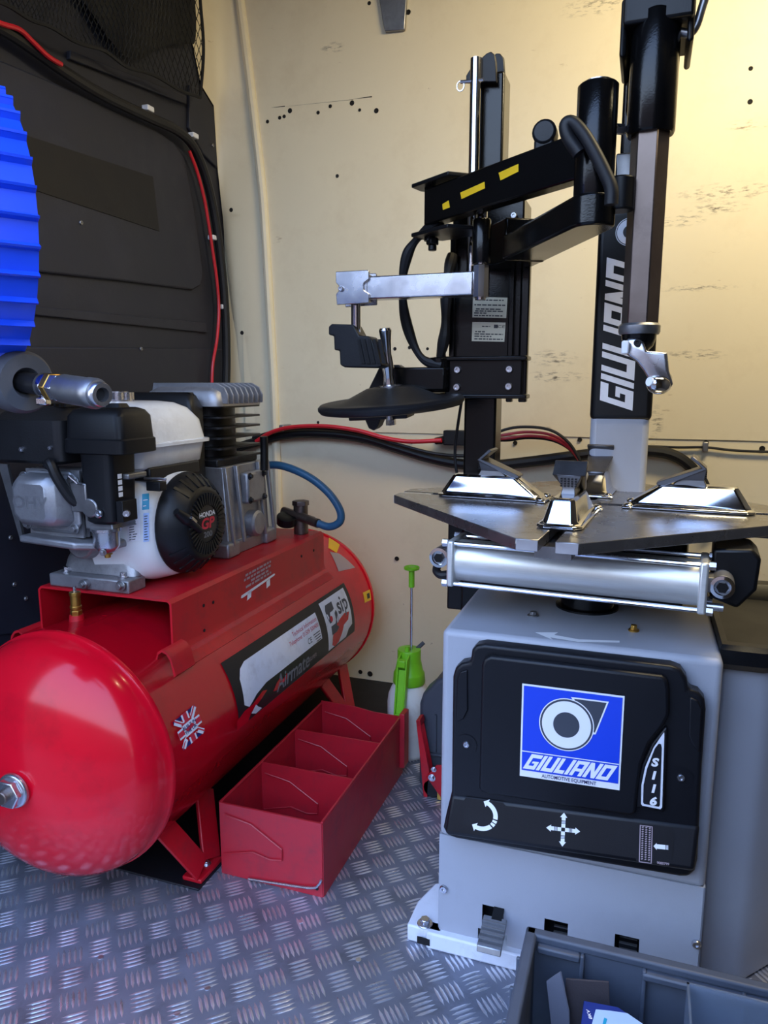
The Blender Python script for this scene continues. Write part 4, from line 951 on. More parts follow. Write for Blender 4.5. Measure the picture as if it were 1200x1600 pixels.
# four clamping jaws
def jaw(k, r0, r1):
    M4 = TT @ Matrix.Rotation(k*PI/2, 4, 'Z'); z0 = ZP+.001; L = r1-r0
    def ring(z, a, b_, hw, c): return [(r0+a+c, -hw, z), (r1-b_-c, -hw, z), (r1-b_, -hw+c, z), (r1-b_, hw-c, z), (r1-b_-c, hw, z), (r0+a+c, hw, z), (r0+a, hw-c, z), (r0+a, -hw+c, z)]
    m = MB(M4); m.loft([ring(z0, 0, 0, .039, .014), ring(z0+.005, 0, 0, .039, .014), ring(z0+.006, .006, .006, .033, .012), ring(z0+.012, .012, .01, .029, .010), ring(z0+.043, .055, .030, .022, .008), ring(z0+.048, .061, .034, .016, .006)])
    # bolted skirt ears at the inner end
    m.box((r0+.004, 0, z0+.0025), (.02, .09, .005)) 
    jo = m.build('jaw', 'chrome', tc, bevel=.0025, seg=2, ang=28)
    for s in (1, -1): MB(M4).lathe([(.009, 0), (.009, .003), (.006, .006), (.002, .007)], (r0+.006, s*.034, z0+.004), (0, 0, 1), n=14).build('bolt', 'chrome', jo)
    # claw: plate climbing outward with the hooked nose turned back
    zc_ = z0+.045; a = r0+.058; b_ = r0+.140
    pr = [(a, zc_), (a+.012, zc_), (b_+.004, zc_+.036), (b_-.022, zc_+.060), (b_-.028, zc_+.056), (b_-.006, zc_+.038), (a+.004, zc_+.009), (a-.004, zc_+.004)]
    m = MB(M4); w_ = .029
    n_ = len(pr); left = [(r, -w_*(.62+.38*min(1, (z-zc_)/.035)), z) for r, z in pr]; right = [(r, -y, z) for r, y, z in left]
    m.add(left+right, [list(range(n_))[::-1], list(range(n_, 2*n_))]+[(i, (i+1) % n_, n_+(i+1) % n_, n_+i) for i in range(n_)])
    co = m.build('claw', 'claw_steel', jo, bevel=.0012, seg=1)
    m = MB(M4); m.loft([[(b_-.058, -.013, zc_), (b_+.006, -.013, zc_), (b_+.006, .013, zc_), (b_-.058, .013, zc_)], [(b_-.045, -.011, zc_+.012), (b_+.0, -.011, zc_+.012), (b_+.0, .011, zc_+.012), (b_-.045, .011, zc_+.012)], [(b_-.012, -.022, zc_+.032), (b_+.003, -.022, zc_+.036), (b_+.003, .022, zc_+.036), (b_-.012, .022, zc_+.032)]]); m.build('claw_block', 'claw_steel', jo, bevel=.001, seg=1)
    m = MB(M4)
    for i in range(5):
        for j in range(4): m.box((b_+.0025, (i-2)*.0062, zc_+.017+.0042*j), (.003, .0036, .0026))
    m.build('claw_teeth', 'black_satin', jo)
for k in range(4): jaw(k, .08, .312)

# rear column
KY = 1.75
c0, c1 = P(917, 770, Y=KY).x, P(1008, 770, Y=KY).x
b = MB(); b.span(c0, c1, KY, KY+.12, .32, 1.05); b.build('column', 'grey_paint', tc, bevel=.014, seg=4)
b = MB(); b.span(c0-.002, c1+.004, KY-.004, KY+.125, 1.02, 1.47); cov = b.build('column_cover', 'black_satin', tc, bevel=.012, seg=4)
q = plane((c0, KY-.0046, 1.02), (1, 0, 0), (0, 0, 1)); Wc = c1-c0
m = MB(); qv = lambda u, v: q(Wc*.93-v, u)      # word climbs the column
block_word(m, 'GIULIANO', qv, .022, .028, .352, .028+Wc*.56, .55, .14); m.build('logo_letters', 'sticker_white', cov)
cc_ = (.05, .405)
qq = plane((c0+Wc*.5, KY-.0048, 1.02+.402), (1, 0, 0), (0, 0, 1))
m = MB(); m.flat(disc2(0, 0, .029, 36), qq); m.build('logo_ring', 'sticker_white', cov)
m = MB(); m.flat(disc2(0, 0, .0275, 36), plane((c0+Wc*.5, KY-.0051, 1.422), (1, 0, 0), (0, 0, 1))); m.build('logo_ring', 'black_print', cov)
m = MB(); m.flat(disc2(0, 0, .0258, 36), plane((c0+Wc*.5, KY-.0054, 1.422), (1, 0, 0), (0, 0, 1))); m.build('logo_ring', 'sticker_white', cov)
m = MB(); m.flat(disc2(0, 0, .0135, 36), plane((c0+Wc*.5, KY-.0057, 1.422), (1, 0, 0), (0, 0, 1))); m.build('logo_ring', 'black_print', cov)
# swing arm, slide and hexagonal tool bar
hx = P(1009, 300, Y=1.36); HX, HY = -.0175, 1.36
b = MB(); b.span(-.068, -.012, 1.46, 1.58, 1.47, 1.78); b.build('arm_riser', 'black_gloss', tc, bevel=.006)
b = MB(); b.span(-.06, .0, KY-.02, KY+.1, 1.46, 1.60); b.span(-.062, -.008, 1.44, KY+.08, 1.56, 1.78); b.build('swing_arm', 'black_gloss', tc, bevel=.01)
b = MB(); b.span(HX-.05, HX+.054, HY-.035, HY+.12, 1.655, 1.95); b.span(HX-.054, HX-.044, HY-.02, HY+.1, 1.615, 1.70); b.span(HX+.046, HX+.056, HY-.02, HY+.1, 1.625, 1.70); b.build('slide_housing', 'black_satin', tc, bevel=.006, seg=3)
MB().lathe([(.0355, 0), (.0375, .004), (.0375, .175), (.035, .178)], (HX, HY, 1.498), (0, 0, 1), n=40).build('guide_tube', 'black_gloss', tc, ang=50)
hexp = [(HX+.0305*math.cos(PI/3*k+math.radians(-8)), HY+.0305*math.sin(PI/3*k+math.radians(-8))) for k in range(6)]
MB().prism([(x, y, 1.20) for x, y in hexp], (0, 0, .32)).build('hex_bar', 'bar_steel', tc, bevel=.0015, seg=1)
hb = P(966, 202, Y=1.36); b = MB(); b.cyl(hb, hb+V((.03, .02, 0)), .006, n=12); b.cyl(hb+V((-.004, -.003, 0)), hb+V((.008, .004, 0)), .0085, n=6); b.build('clamp_bolt', 'zinc', tc)
b = MB(); b.span(-.072, -.04, 1.41, 1.50, 1.43, 1.49); b.build('arm_bracket', 'dull_zinc', tc, bevel=.003)
MB().tube([P(x, y, Y=1.36) for x, y in ((1062, 50), (1078, 52), (1088, 40), (1096, 15), (1106, -20), (1110, -60))], .0065, n=12).build('lock_handle', 'dull_zinc', tc)
# mounting head
m = MB(); m.lathe([(.032, 0), (.034, .004), (.034, .014), (.031, .018)], (HX, HY, 1.183), (0, 0, 1), n=32); m.build('head_collar', 'dull_zinc', tc)
m = MB(); m.lathe([(.016, 0), (.024, .008), (.028, .02), (.029, .03)], (HX, HY, 1.156), (0, 0, 1), n=28); m.build('head_neck', 'black_gloss', tc)
hq = lambda x, y, d=0: P(x, y, Y=1.335+d)
m = MB(); ol = [(974, 535), (981, 529), (996, 527), (1006, 534), (1010, 548), (1022, 549), (1043, 551), (1046, 580), (1050, 592), (1052, 600), (1046, 609), (1036, 612), (1027, 608), (1019, 604), (1012, 590), (1005, 578), (994, 564), (982, 556), (975, 549)]
front = [hq(x, y, 0) for x, y in ol]; n_ = len(ol)
cen = hq(1012, 565, .02)
bk = [hq(x, y, .055) for x, y in ol]
m.loft([[p.lerp(cen, .12)+V((0, -.006, 0)) for p in front], front, [p+V((0, .02, 0)) for p in front], bk]); hm = m.build('mount_head', 'zinc', tc, bevel=.004, seg=3, ang=60)
MB().lathe([(.0062, 0), (.0062, .004), (.0034, .004), (.003, .001)], hq(996, 536)+V((0, -.004, 0)), (0, -1, 0), n=16).build('head_screw', 'black_satin', hm)
fr_ = P(1018, 596, Y=1.325)
MB().tube([P(1016, 597, Y=1.322), P(1026, 601, Y=1.330), P(1036, 600, Y=1.342), P(1042, 590, Y=1.36)], lambda t: .009+.007*math.sin(PI*min(1, t*1.1))**.7, n=16).build('head_nose', 'chrome', hm)
MB().cyl(P(1014, 596, Y=1.32), P(1018, 597, Y=1.324), .0075, n=14).build('plastic_insert', 'white_print', hm)
MB().box(P(977, 543, Y=1.33), (.012, .02, .022)).build('plastic_insert', 'white_print', hm, bevel=.003)

# side pan: grey box with black tray on the machine's flank
fp_ = [(.152, 1.345), (.215, 1.345), (.238, 1.358), (.315, 1.44), (.33, 1.47), (.33, 1.80), (.152, 1.80)]
m = MB(); m.loft([[(.152+(x-.152)*.93, 1.345+(y-1.345)+.008*(1.8-y)/.45, 0.002) for x, y in fp_], [(x, y, .625) for x, y in fp_]]); m.build('side_pan', 'grey_paint', tc, bevel=.005)
cx_, cy2 = .24, 1.56
sc = lambda f, z: [(cx_+(x-cx_)*f, cy2+(y-cy2)*f, z) for x, y in fp_]
m = MB(); m.loft([sc(1.06, .618), sc(1.10, .63), sc(1.10, .655), sc(1.06, .662), sc(.94, .66), sc(.86, .64), sc(.84, .628)], cap=False); m.add(sc(.85, .63), [list(range(len(fp_)))]); m.build('tool_tray', 'black_plastic', tc, ang=30)

# ------------------------------------------------------------------ bead press tower
MX0, MX1, MY0, MY1 = -.402, -.326, 1.715, 1.79
b = MB(); b.span(MX0, MX1, MY0, MY1, 0, 1.765); bt = b.build('bead_press_mast', 'black_gloss', tc, bevel=.006, seg=3); bt['label'] = 'tall black bead press mast with folding arms'
b = MB(); b.span(-.438, -.33, 1.722, 1.80, .55, .84); b.build('mast_bracket', 'black_satin', bt, bevel=.004)
for yy in (1.695, 1.762):
    pr = [(728, 128), (728, 118), (734, 108), (748, 94), (760, 83), (767, 80), (773, 85), (775, 96), (776, 128)] if yy < 1.72 else [(745, 128), (768, 90), (775, 83), (781, 83), (787, 90), (788, 105), (790, 128)]
    b = MB(); b.prism([P(x, y, Y=yy) for x, y in pr], (0, .012, 0)); b.build('top_ear', 'black_satin', bt, bevel=.002)
ry = 1.69; rx = P(742, 200, Y=ry).x
MB().cyl((rx, ry, 1.30), (rx, ry, P(742, 92, Y=ry).z), .0125, n=24).build('guide_rod', 'chrome', bt)
pz = P(742, 127, Y=ry); b = MB(); b.cyl(pz+V((-.03, -.006, .0)), pz+V((.02, -.006, -.002)), .004, n=8)
b.tube([pz+V((-.03, -.006, 0))+V((.008*math.cos(t), 0, .010*math.sin(t)-.008)) for t in [k*PI/6 for k in range(13)]], .0016, n=5, smooth=False); b.build('split_pin', 'zinc', bt)
# sliding carriage
b = MB(); b.span(-.432, -.272, 1.70, 1.80, 1.10, 1.50); b.build('carriage', 'black_gloss', bt, bevel=.004)
for x0, x1 in ((-.434, -.42), (-.30, -.286), (-.272, -.254)):
    MB().span(x0, x1, 1.688, 1.71, 1.06, 1.44).build('channel', 'black_gloss', bt, bevel=.003)
b = MB(); b.span(-.438, -.262, 1.672, 1.71, 1.075, 1.155); b.span(-.445, -.25, 1.66, 1.72, 1.152, 1.162); b.span(-.445, -.25, 1.665, 1.72, 1.068, 1.078); b.build('lower_clamp', 'black_gloss', bt, bevel=.003)
for x, y in ((715, 578), (714, 605), (796, 577), (795, 604)): screw(bt, P(x, y, Y=1.672), (0, -1, 0), .0085, .007, 'zinc')
for x, y in ((804, 308), (803, 337)): screw(bt, P(x, y, Y=1.69), (0, -1, 0), .007, .006, 'zinc')
bolt(bt, P(680, 562, Z=1.162)*0+V((-.452, 1.69, 1.158)), (0, 0, 1), .012, .012, 'black_satin')
for k, (c4, rows) in enumerate((((739, 464, 793, 497), ((.86, .1, .9), (.62, .05, .95), (.42, .1, .85), (.32, .08, .9), (.22, .05, .45), (.1, .05, .9))), ((738, 503, 790, 534), ((.78, .3, .55), (.5, .1, .4), (.38, .08, .95), (.26, .08, .6), (.12, .08, .95))))):
    x0, y0, x1, y1 = c4; fn = quad(*[P(x, y, Y=1.6995) for x, y in ((x0, y0), (x1, y0+1), (x1-2, y1), (x0-1, y1-1))])
    m = MB(); m.flat(rect2(0, 0, 1, 1), fn); m.build('rating_label', 'silver_label', bt)
    m = MB(); f2 = lambda u, v: fn(u, v)+V((0, -.0005, 0))
    for v, u0, u1 in rows:
        u = u0
        while u < u1-.02: wd = random.uniform(.05, .16); m.flat(rect2(u, v-.03, min(u1, u+wd), v+.03), f2); u += wd+.025
    if k: lettering(m, 'CE', f2, .2, (.88, .78)); m.flat(rect2(.66, .7, .78, .88), f2)
    m.build('label_print', 'black_print', bt)
# first link: carriage to the outer pivot
pv = V((P(930, 240, Y=1.32).x, 1.32, 0)); ca_ = V((-.29, 1.67, 0)); dl = (pv-ca_).normalized(); nl = V((-dl.y, dl.x, 0)); w_ = .036
arcp = [pv+V((0, 0, 0))+nl*(w_*math.cos(t))+dl*(w_*math.sin(t)) for t in [PI*k/10 for k in range(11)]]
b = MB(); b.prism([p+V((0, 0, 1.352)) for p in [ca_+nl*w_*1.3]+arcp+[ca_-nl*w_*1.3]], (0, 0, .05)); b.build('lower_link', 'black_gloss', bt, bevel=.005, seg=3)
b = MB(); b.prism([p+V((0, 0, 1.35)) for p in [ca_+nl*w_*1.2+V((-.03, .02, 0)), ca_+nl*w_*1.2+dl*.08, ca_-nl*w_*1.2+dl*.08, ca_-nl*w_*1.2+V((-.03, .02, 0))]], (0, 0, .085)); b.build('link_root', 'black_gloss', bt, bevel=.004)
# pivot post
MB().lathe([(.030, 0), (.032, .004), (.032, .19), (.029, .193)], (pv.x, pv.y, 1.378), (0, 0, 1), n=36).build('pivot_post', 'black_gloss', bt, ang=50)
MB().lathe([(.022, 0), (.022, .004), (.004, .005)], (pv.x, pv.y, 1.571), (0, 0, 1), n=28).build('pivot_cap', 'zinc', bt)
MB().cyl((pv.x+.042, pv.y+.01, 1.378), (pv.x+.042, pv.y+.01, 1.43), .022, n=24).build('pivot_boss', 'black_satin', bt, bevel=.003)
# second link: long bar folding back with yellow stickers
le_ = V((P(672, 325, Y=1.60).x, 1.60, 0)); d2 = (le_-pv).normalized(); n2 = V((-d2.y, d2.x, 0)); hw = .017
if n2.y > 0: n2 = -n2
zb0, zb1 = 1.432, 1.505
b = MB(); b.prism([p+V((0, 0, zb0)) for p in (pv+n2*hw, le_+n2*hw, le_-n2*hw, pv-n2*hw)], (0, 0, zb1-zb0)); b.build('upper_link', 'black_gloss', bt, bevel=.004)
Ln = (le_-pv).length
fb = lambda s, z: pv+d2*s+n2*(hw+.0008)+V((0, 0, z))
def onbar(x, y):
    d = CF+CR*((x-600)/FPX)-CU*((y-800)/FPX); o = pv+n2*(hw+.0009); t = (o-CC).dot(n2)/d.dot(n2); return CC+d*t
for pts in (((779, 270), (810, 256), (810, 268), (782, 282)), ((719, 301), (757, 284), (758, 294), (721, 311)), ((691, 319), (701, 313), (703, 324), (692, 328))):
    m = MB(); m.flat(pts, onbar); m.build('yellow_sticker', 'yellow_print', bt)
# left end clevis
for z in (zb0-.022, zb1+.004):
    b = MB(); b.prism([p+V((0, 0, z)) for p in (le_-d2*.10+n2*.03, le_+d2*.02+n2*.035, le_+d2*.035, le_+d2*.02-n2*.05, le_-d2*.06-n2*.075, le_-d2*.12-n2*.05)], (0, 0, .008)); b.build('clevis_plate', 'black_satin', bt, bevel=.002)
MB().cyl(le_+V((0, 0, zb0-.03)), le_+V((0, 0, zb1+.012)), .012, n=18).build('clevis_pin', 'black_satin', bt)
b = MB(); b.cyl(le_+V((.006, 0, zb0-.024)), le_+V((.006, 0, zb0-.038)), .014, n=6); b.cyl(le_+V((.006, 0, zb0-.038)), le_+V((.006, 0, zb0-.05)), .009, n=16); b.build('gland_nut', 'black_satin', bt, bevel=.002)
# hand knob on the bar
kn = V((P(852, 210, Y=1.47).x, 1.47, P(852, 210, Y=1.47).z)); b = MB(); b.cyl(kn+V((0, -.02, 0)), kn+V((0, .02, 0)), .022, n=20); b.box(kn+V((0, 0, -.03)), (.036, .034, .04)); b.build('hand_knob', 'black_plastic', bt, bevel=.005)
MB().cyl(P(836, 300, Y=1.55), P(836, 275, Y=1.55), .005, n=10).build('knob_stem', 'black_satin', bt)
# drooping hose over the pivot
MB().tube([P(x, y, Y=1.27) for x, y in ((905, 240), (888, 215), (884, 195), (895, 192), (912, 210), (930, 240), (945, 270), (955, 295), (955, 320))], .0105, n=12).build('air_hose', 'rubber', bt)
# vertical press rod, square chromed arm and pusher
RX, RY = P(752, 400, Y=1.545).x, 1.545
MB().cyl((RX, RY, 1.27), (RX, RY, 1.47), .011, n=24).build('press_rod', 'chrome', bt)
MB().lathe([(.018, 0), (.019, .003), (.019, .082), (.017, .085)], (RX, RY, 1.342), (0, 0, 1), n=28).build('rod_sleeve', 'black_gloss', bt)
MB().lathe([(.019, 0), (.019, .062), (.0175, .064)], (RX-.001, RY, 1.275), (0, 0, 1), n=10).build('arm_knuckle', 'chrome', bt, ang=20)
ax0 = P(575, 446, Y=RY).x; zs0, zs1 = P(650, 466, Y=RY).z, P(650, 430, Y=RY).z
b = MB(); b.span(ax0, RX-.012, RY-.019, RY+.019, zs0, zs1); b.build('square_arm', 'zinc', bt, bevel=.003)
cl0, cl1 = P(526, 425, Y=RY-.02), P(578, 475, Y=RY-.02)
b = MB(); 
mz = (cl0.z+cl1.z)/2
prof_ = [(cl0.x, cl0.z), (cl1.x-.002, cl0.z), (cl1.x, cl0.z-.004), (cl1.x, mz+.016), (cl1.x-.012, mz+.008), (cl1.x-.012, mz-.006), (cl1.x, mz-.014), (cl1.x, cl1.z+.002), (cl0.x+.002, cl1.z), (cl0.x, mz-.012), (cl0.x+.008, mz-.004), (cl0.x+.008, mz+.004), (cl0.x, mz+.012)]
b.prism([(x, RY-.026, z) for x, z in prof_], (0, .006, 0)); b.prism([(x, RY+.022, z) for x, z in prof_], (0, .006, 0)); b.span(cl0.x+.012, cl1.x-.006, RY-.02, RY+.022, cl1.z+.006, cl0.z-.006); b.build('slide_clamp', 'zinc', bt, bevel=.0012, seg=1)
screw(bt, P(533, 451, Y=RY-.027), (0, -1, 0), .006, .005)
px0 = P(556, 480, Y=RY)
MB().cyl((px0.x, RY, px0.z+.01), (px0.x, RY, P(556, 530, Y=RY).z), .0105, n=24).build('pusher_rod', 'chrome', bt)
pp_ = [(513, 510), (518, 506), (552, 507), (561, 524), (576, 525), (582, 532), (597, 572), (590, 575), (538, 574), (531, 570), (530, 548), (522, 547), (521, 525), (513, 523)]
b = MB(); b.prism([P(x, y, Y=RY-.02) for x, y in pp_], (0, .05, 0)); b.build('pusher_block', 'black_plastic', bt, bevel=.003)
m = MB()
for k in range(5): m.prism([P(x+k*8.2, y, Y=RY-.0235) for x, y in ((556+2, 530), (558+4, 530), (566+4, 568), (562+2, 568))], (0, .004, 0))
m.build('pusher_ribs', 'black_satin', bt)
# hoses looping down to the lower clamp
MB().tube([P(690, 345, Y=1.585), P(668, 358, Y=1.60), P(648, 378, Y=1.62), P(636, 400, Y=1.63), P(629, 440, Y=1.64), P(632, 490, Y=1.65), P(645, 535, Y=1.66), P(662, 562, Y=1.66), P(690, 572, Y=1.66)], lambda t: .0105+.0022*math.sin(t*21), n=10).build('air_hose', 'rubber', bt)
MB().tube([P(707, 398, Y=1.685), P(700, 430, Y=1.67), P(697, 470, Y=1.665), P(695, 520, Y=1.66), P(688, 558, Y=1.67)], lambda t: .0115+.002*math.sin(t*17), n=10).build('air_hose', 'rubber', bt)
MB().tube([P(722, 622, Y=1.70), P(716, 660, Y=1.71), P(711, 700, Y=1.71), P(713, 735, Y=1.70), P(722, 765, Y=1.70), (-.40, 1.73, .80)], .0035, n=8).build('thin_cable', 'rubber', bt)
# lower arm with the dished bead disc
DY = 1.60
b = MB(); z0_, z1_ = P(660, 610, Y=1.66).z, P(660, 574, Y=1.66).z
b.span(P(614, 590, Y=1.66).x, -.43, 1.64, 1.70, z0_, z1_); b.build('lower_arm', 'black_gloss', bt, bevel=.004)
MB().cyl((-.452, 1.675, z0_-.004), (-.452, 1.675, 1.16), .026, n=24).build('arm_hinge', 'black_gloss', bt, bevel=.003)
b = MB(); b.prism([P(x, y, Y=1.645) for x, y in ((571, 617), (593, 572), (598, 570), (622, 570), (628, 574), (617, 616))], (0, .03, 0)); b.build('disc_bracket', 'black_plastic', bt, bevel=.003)
dc = P(611, 632, Y=DY); TD = Matrix.Translation(dc) @ Matrix.Rotation(math.radians(-3.2), 4, 'Y') @ Matrix.Rotation(math.radians(5), 4, 'X')
MB(TD).lathe([(.01, -.008), (.15, -.010), (.160, -.008), (.1655, -.001), (.1655, .005), (.160, .0105), (.150, .0115), (.112, .012), (.054, .038), (.040, .040), (.004, .040)], (0, 0, 0), (0, 0, 1), n=72, cap=False).build('bead_disc', 'rubber', bt, ang=40)
MB(TD).lathe([(.026, 0), (.026, .004), (.012, .006)], (.002, 0, .039), (0, 0, 1), n=28).build('disc_washer', 'zinc', bt)
MB(TD).lathe([(.0145, 0), (.0135, .006), (.0115, .024), (.0135, .04), (.0125, .052), (.010, .070), (.011, .098), (.0135, .117), (.014, .122), (.011, .127), (.003, .128)], (.0, 0, .042), (.025, -.08, 1), n=28).build('disc_handle', 'chrome', bt)
b = MB(TD); b.span(-.095, .045, -.03, .03, -.03, -.009); b.prism([(-.06, -.02, -.028), (-.02, -.02, -.028), (-.03, -.02, -.048), (-.04, -.02, -.056), (-.052, -.02, -.05)], (0, .04, 0)); b.build('disc_hub', 'black_plastic', bt, bevel=.003)
b = MB(TD); b.cyl((.006, -.034, -.01), (.006, -.034, -.032), .008, n=14); b.cyl((.008, -.034, -.03), (.008, -.034, -.042), .0115, n=6); b.build('disc_bolt', 'zinc', bt)

# ------------------------------------------------------------------ hose reel with coupler
hr = thing('hose_reel', 'bright blue ribbed hose reel mounted above the compressor engine', 'hose reel', (-.95, .95, 1.15))
RR = .20; az = math.radians(45.6); RD = 1.30
Rz = Matrix.Rotation(az+math.radians(14), 4, 'Z'); f0 = P(60, 332, Y=.80)
TR = Matrix.Translation(f0-Rz.to_3x3() @ V((0, -RR, 0))) @ Rz
RC = V((0, 0, 0)); xr = .003
m = MB(TR); prf = []
NT = 13; t0, t1 = math.radians(-66), math.radians(72)
for k in range(NT):
    a = t0+(t1-t0)*k/NT; b_ = t0+(t1-t0)*(k+1)/NT
    for f, r in ((0, RR+.004), (.08, RR+.006), (.16, RR-.003), (.9, RR-.004), (1.0, RR+.003)):
        t = a+(b_-a)*f; prf.append((RC.y-r*math.cos(t), RC.z+r*.98*math.sin(t)))
prf += [(RC.y+.06, RC.z+RR*.95), (RC.y+.06, RC.z-RR*.9)]
n_ = len(prf)
m.loft([[(xr-.012, RC.y+(y-RC.y)*.95, RC.z+(z-RC.z)*.97) for y, z in prf][::1], [(xr-.003, y, z) for y, z in prf], [(xr-.02, y, z) for y, z in prf], [(xr-.20, y, z) for y, z in prf]])
m.build('reel_casing', 'blue_plastic', hr, ang=25)
MB().span(-1.488, -1.0, .97, 1.03, 1.33, 1.40).build('wall_bracket', 'black_satin', hr, bevel=.004)
# stopper and coupling, hanging from the reel mouth
s0 = P(30, 596, Y=.86); dirv = (P(174, 619, Y=.80)-s0); print('coupler', dirv.length, s0); dirv.normalize()
K, KR = 1.42, 1.2
m = MB(); m.lathe([(r*.98, h*K) for r, h in ((.012, -.02), (.038, -.022), (.046, -.014), (.0475, 0), (.046, .010), (.041, .015), (.022, .015), (.017, .008), (.0155, .004))], s0, dirv, n=40); m.build('hose_stopper', 'grey_rubber', hr)
MB().tube([s0+dirv*.062*K, s0, s0-dirv*.05, s0-dirv*.09+V((-.02, .04, .03)), V((-1.0, .98, 1.20)), V((-1.0, 1.0, 1.26))], .0125*KR, n=14).build('hose', 'rubber', hr)
p1 = s0+dirv*.046*K
cl_ = lambda prof: [(r*KR, h*K) for r, h in prof]
MB().lathe(cl_([(.0148, 0), (.0152, .001), (.0152, .011), (.0148, .012)]), p1, dirv, n=24).build('hose_clip', 'chrome', hr)
MB().box(p1+dirv*.006*K+V((-.004, -.006, -.021)), (.018, .012, .011)).build('clip_lug', 'chrome', hr, bevel=.002)
MB().cyl(p1+dirv*.012*K, p1+dirv*.021*K, .0172*KR, n=6).build('coupler_nut', 'brass', hr, bevel=.001)
MB().cyl(p1+dirv*.021*K, p1+dirv*.032*K, .0165*KR, n=6).build('coupler_nut', 'zinc', hr, bevel=.001)
MB().lathe(cl_([(.0155, 0), (.0165, .004), (.0165, .042), (.0172, .044), (.0172, .054), (.0155, .058), (.0135, .058), (.0135, .054)]), p1+dirv*.031*K, dirv, n=36).build('coupler_sleeve', 'dull_zinc', hr)
MB().lathe(cl_([(.0125, .0), (.0138, .002), (.0138, .009), (.0125, .011), (.0080, .011), (.0075, .0)]), p1+dirv*.085*K, dirv, n=32).build('coupler_mouth', 'zinc', hr)
MB().cyl(p1+dirv*.086*K, p1+dirv*.089*K, .0076*KR, n=20).build('coupler_bore', 'hole_dark', hr)

# ------------------------------------------------------------------ red three-compartment tray
tx0, tx1, ty0, ty1, tz = -.852, -.602, 1.318, 1.876, .176
tr = thing('tool_tray', 'long open red metal tray with three compartments on the checker plate floor', 'tray', ((tx0+tx1)/2, (ty0+ty1)/2, 0))
t = .0022
for x in (tx0, tx1): MB().span(x-t, x+t, ty0, ty1, .001, tz+(.004 if x > -.7 else 0)).build('side_wall', 'red_tray', tr)
MB().span(tx0, tx1, ty0, ty1, .001, .005).build('bottom', 'red_tray', tr)
def crease(mb, x0, x1, y, z, hgt, front):
    # embossed bead line: down-slanting fold across a compartment wall
    w_ = x1-x0
    for pts in ([(.05, .86), (.32, .80), (.62, .55), (.62, .40), (.5, .37), (.33, .42), (.03, .30)],):
        ps = [V((x0+w_*a, y-(.003 if front else .003), z+hgt*b_)) for a, b_ in pts]
        mb.tube(ps, .0016, n=5, smooth=False)
for k, y in enumerate((ty0, ty0+.19, ty0+.378, ty1)):
    w_ = MB(); hgt = tz if k < 3 else tz+.004
    if k < 3: w_.span(tx0, tx1, y-t, y+t, .001, hgt)
    else: w_.prism([(tx0, y-t, .001), (tx1, y-t, .001), (tx1, y-t, tz-.006), (tx0+.16, y-t, tz-.004), (tx0+.10, y-t, tz+.004), (tx0, y-t, tz+.006)], (0, 2*t, 0))
    crease(w_, tx0, tx1, y-t, 0, tz, True)
    w_.build('end_wall' if k in (0, 3) else 'divider', 'red_tray', tr)
for x0, x1 in ((tx0-.003, tx0+.004), (tx1-.004, tx1+.003)):
    MB().span(x0, x1, ty0, ty1, tz-.003, tz+.001).build('rolled_rim', 'red_tray', tr, bevel=.001)
MB().span(tx1+.001, tx1+.016, ty1-.03, ty1+.012, .03, tz+.016).build('latch_strip', 'red_tray', tr, bevel=.002)
MB().tube([(tx0+.07, ty0-.006, .006), (tx0+.15, ty0-.006, .013), (tx0+.225, ty0-.007, .022), (tx0+.243, ty0-.007, .034), (tx0+.249, ty0-.006, .046)], .0028, n=8).build('wire_handle', 'zinc', tr)
MB().cyl((tx1-.013, ty0-.0035, .02), (tx1-.013, ty0, .02), .004, n=10).build('rivet_hole', 'hole_dark', tr)

# ------------------------------------------------------------------ green and white pressure sprayer
sp = P(634, 1192, Z=0); sx, sy = sp.x-.010, sp.y+.06
ps = thing('pressure_sprayer', 'white plastic pump sprayer bottle with green cap and raised plunger', 'sprayer', (sx, sy, 0))
MB().lathe([(.05, 0), (.058, .004), (.06, .02), (.061, .05), (.061, .06), (.0635, .07), (.0645, .10), (.0645, .165), (.061, .19), (.052, .212), (.038, .228), (.034, .232)], (sx, sy, 0.001), (0, 0, 1), n=48).build('bottle', 'bottle_plastic', ps, ang=60)
g0 = .226
MB().lathe([(.046, 0), (.048, .004), (.046, .03), (.045, .033), (.042, .036), (.036, .066), (.0345, .072), (.0345, .10), (.033, .104), (.02, .104)], (sx, sy, g0), (0, 0, 1), n=40).build('cap', 'green_plastic', ps, ang=40)
hd_ = V((sx-.012, sy-.055, 0))
b = MB(); b.prism([(sx-.018, sy-.03, g0+.10), (sx-.018, sy-.062, g0+.09), (sx-.018, sy-.092, g0-.065), (sx-.018, sy-.076, g0-.070), (sx-.018, sy-.04, g0+.05)], (.005, 0, 0)); b.prism([(sx+.008, sy-.03, g0+.10), (sx+.008, sy-.062, g0+.09), (sx+.008, sy-.092, g0-.065), (sx+.008, sy-.076, g0-.070), (sx+.008, sy-.04, g0+.05)], (.005, 0, 0))
b.prism([(sx-.014, sy-.058, g0+.06), (sx-.014, sy-.086, g0-.066), (sx-.014, sy-.080, g0-.068), (sx-.014, sy-.050, g0+.06)], (.024, 0, 0)); b.span(sx-.018, sx+.013, sy-.092, sy-.074, g0-.078, g0-.062)
b.build('handle', 'green_plastic', ps, bevel=.0015)
MB().box((sx-.003, sy-.058, g0+.08), (.024, .022, .022)).build('trigger', 'green_plastic', ps, bevel=.003)
MB().cyl((sx, sy-.02, g0+.10), (sx, sy-.02, g0+.118), .007, n=12).build('nozzle_post', 'green_plastic', ps)
b = MB(); b.cyl((sx+.018, sy+.02, g0+.1), (sx+.036, sy+.03, g0+.118), .006, n=10); b.build('release_valve', 'grey_rubber', ps)
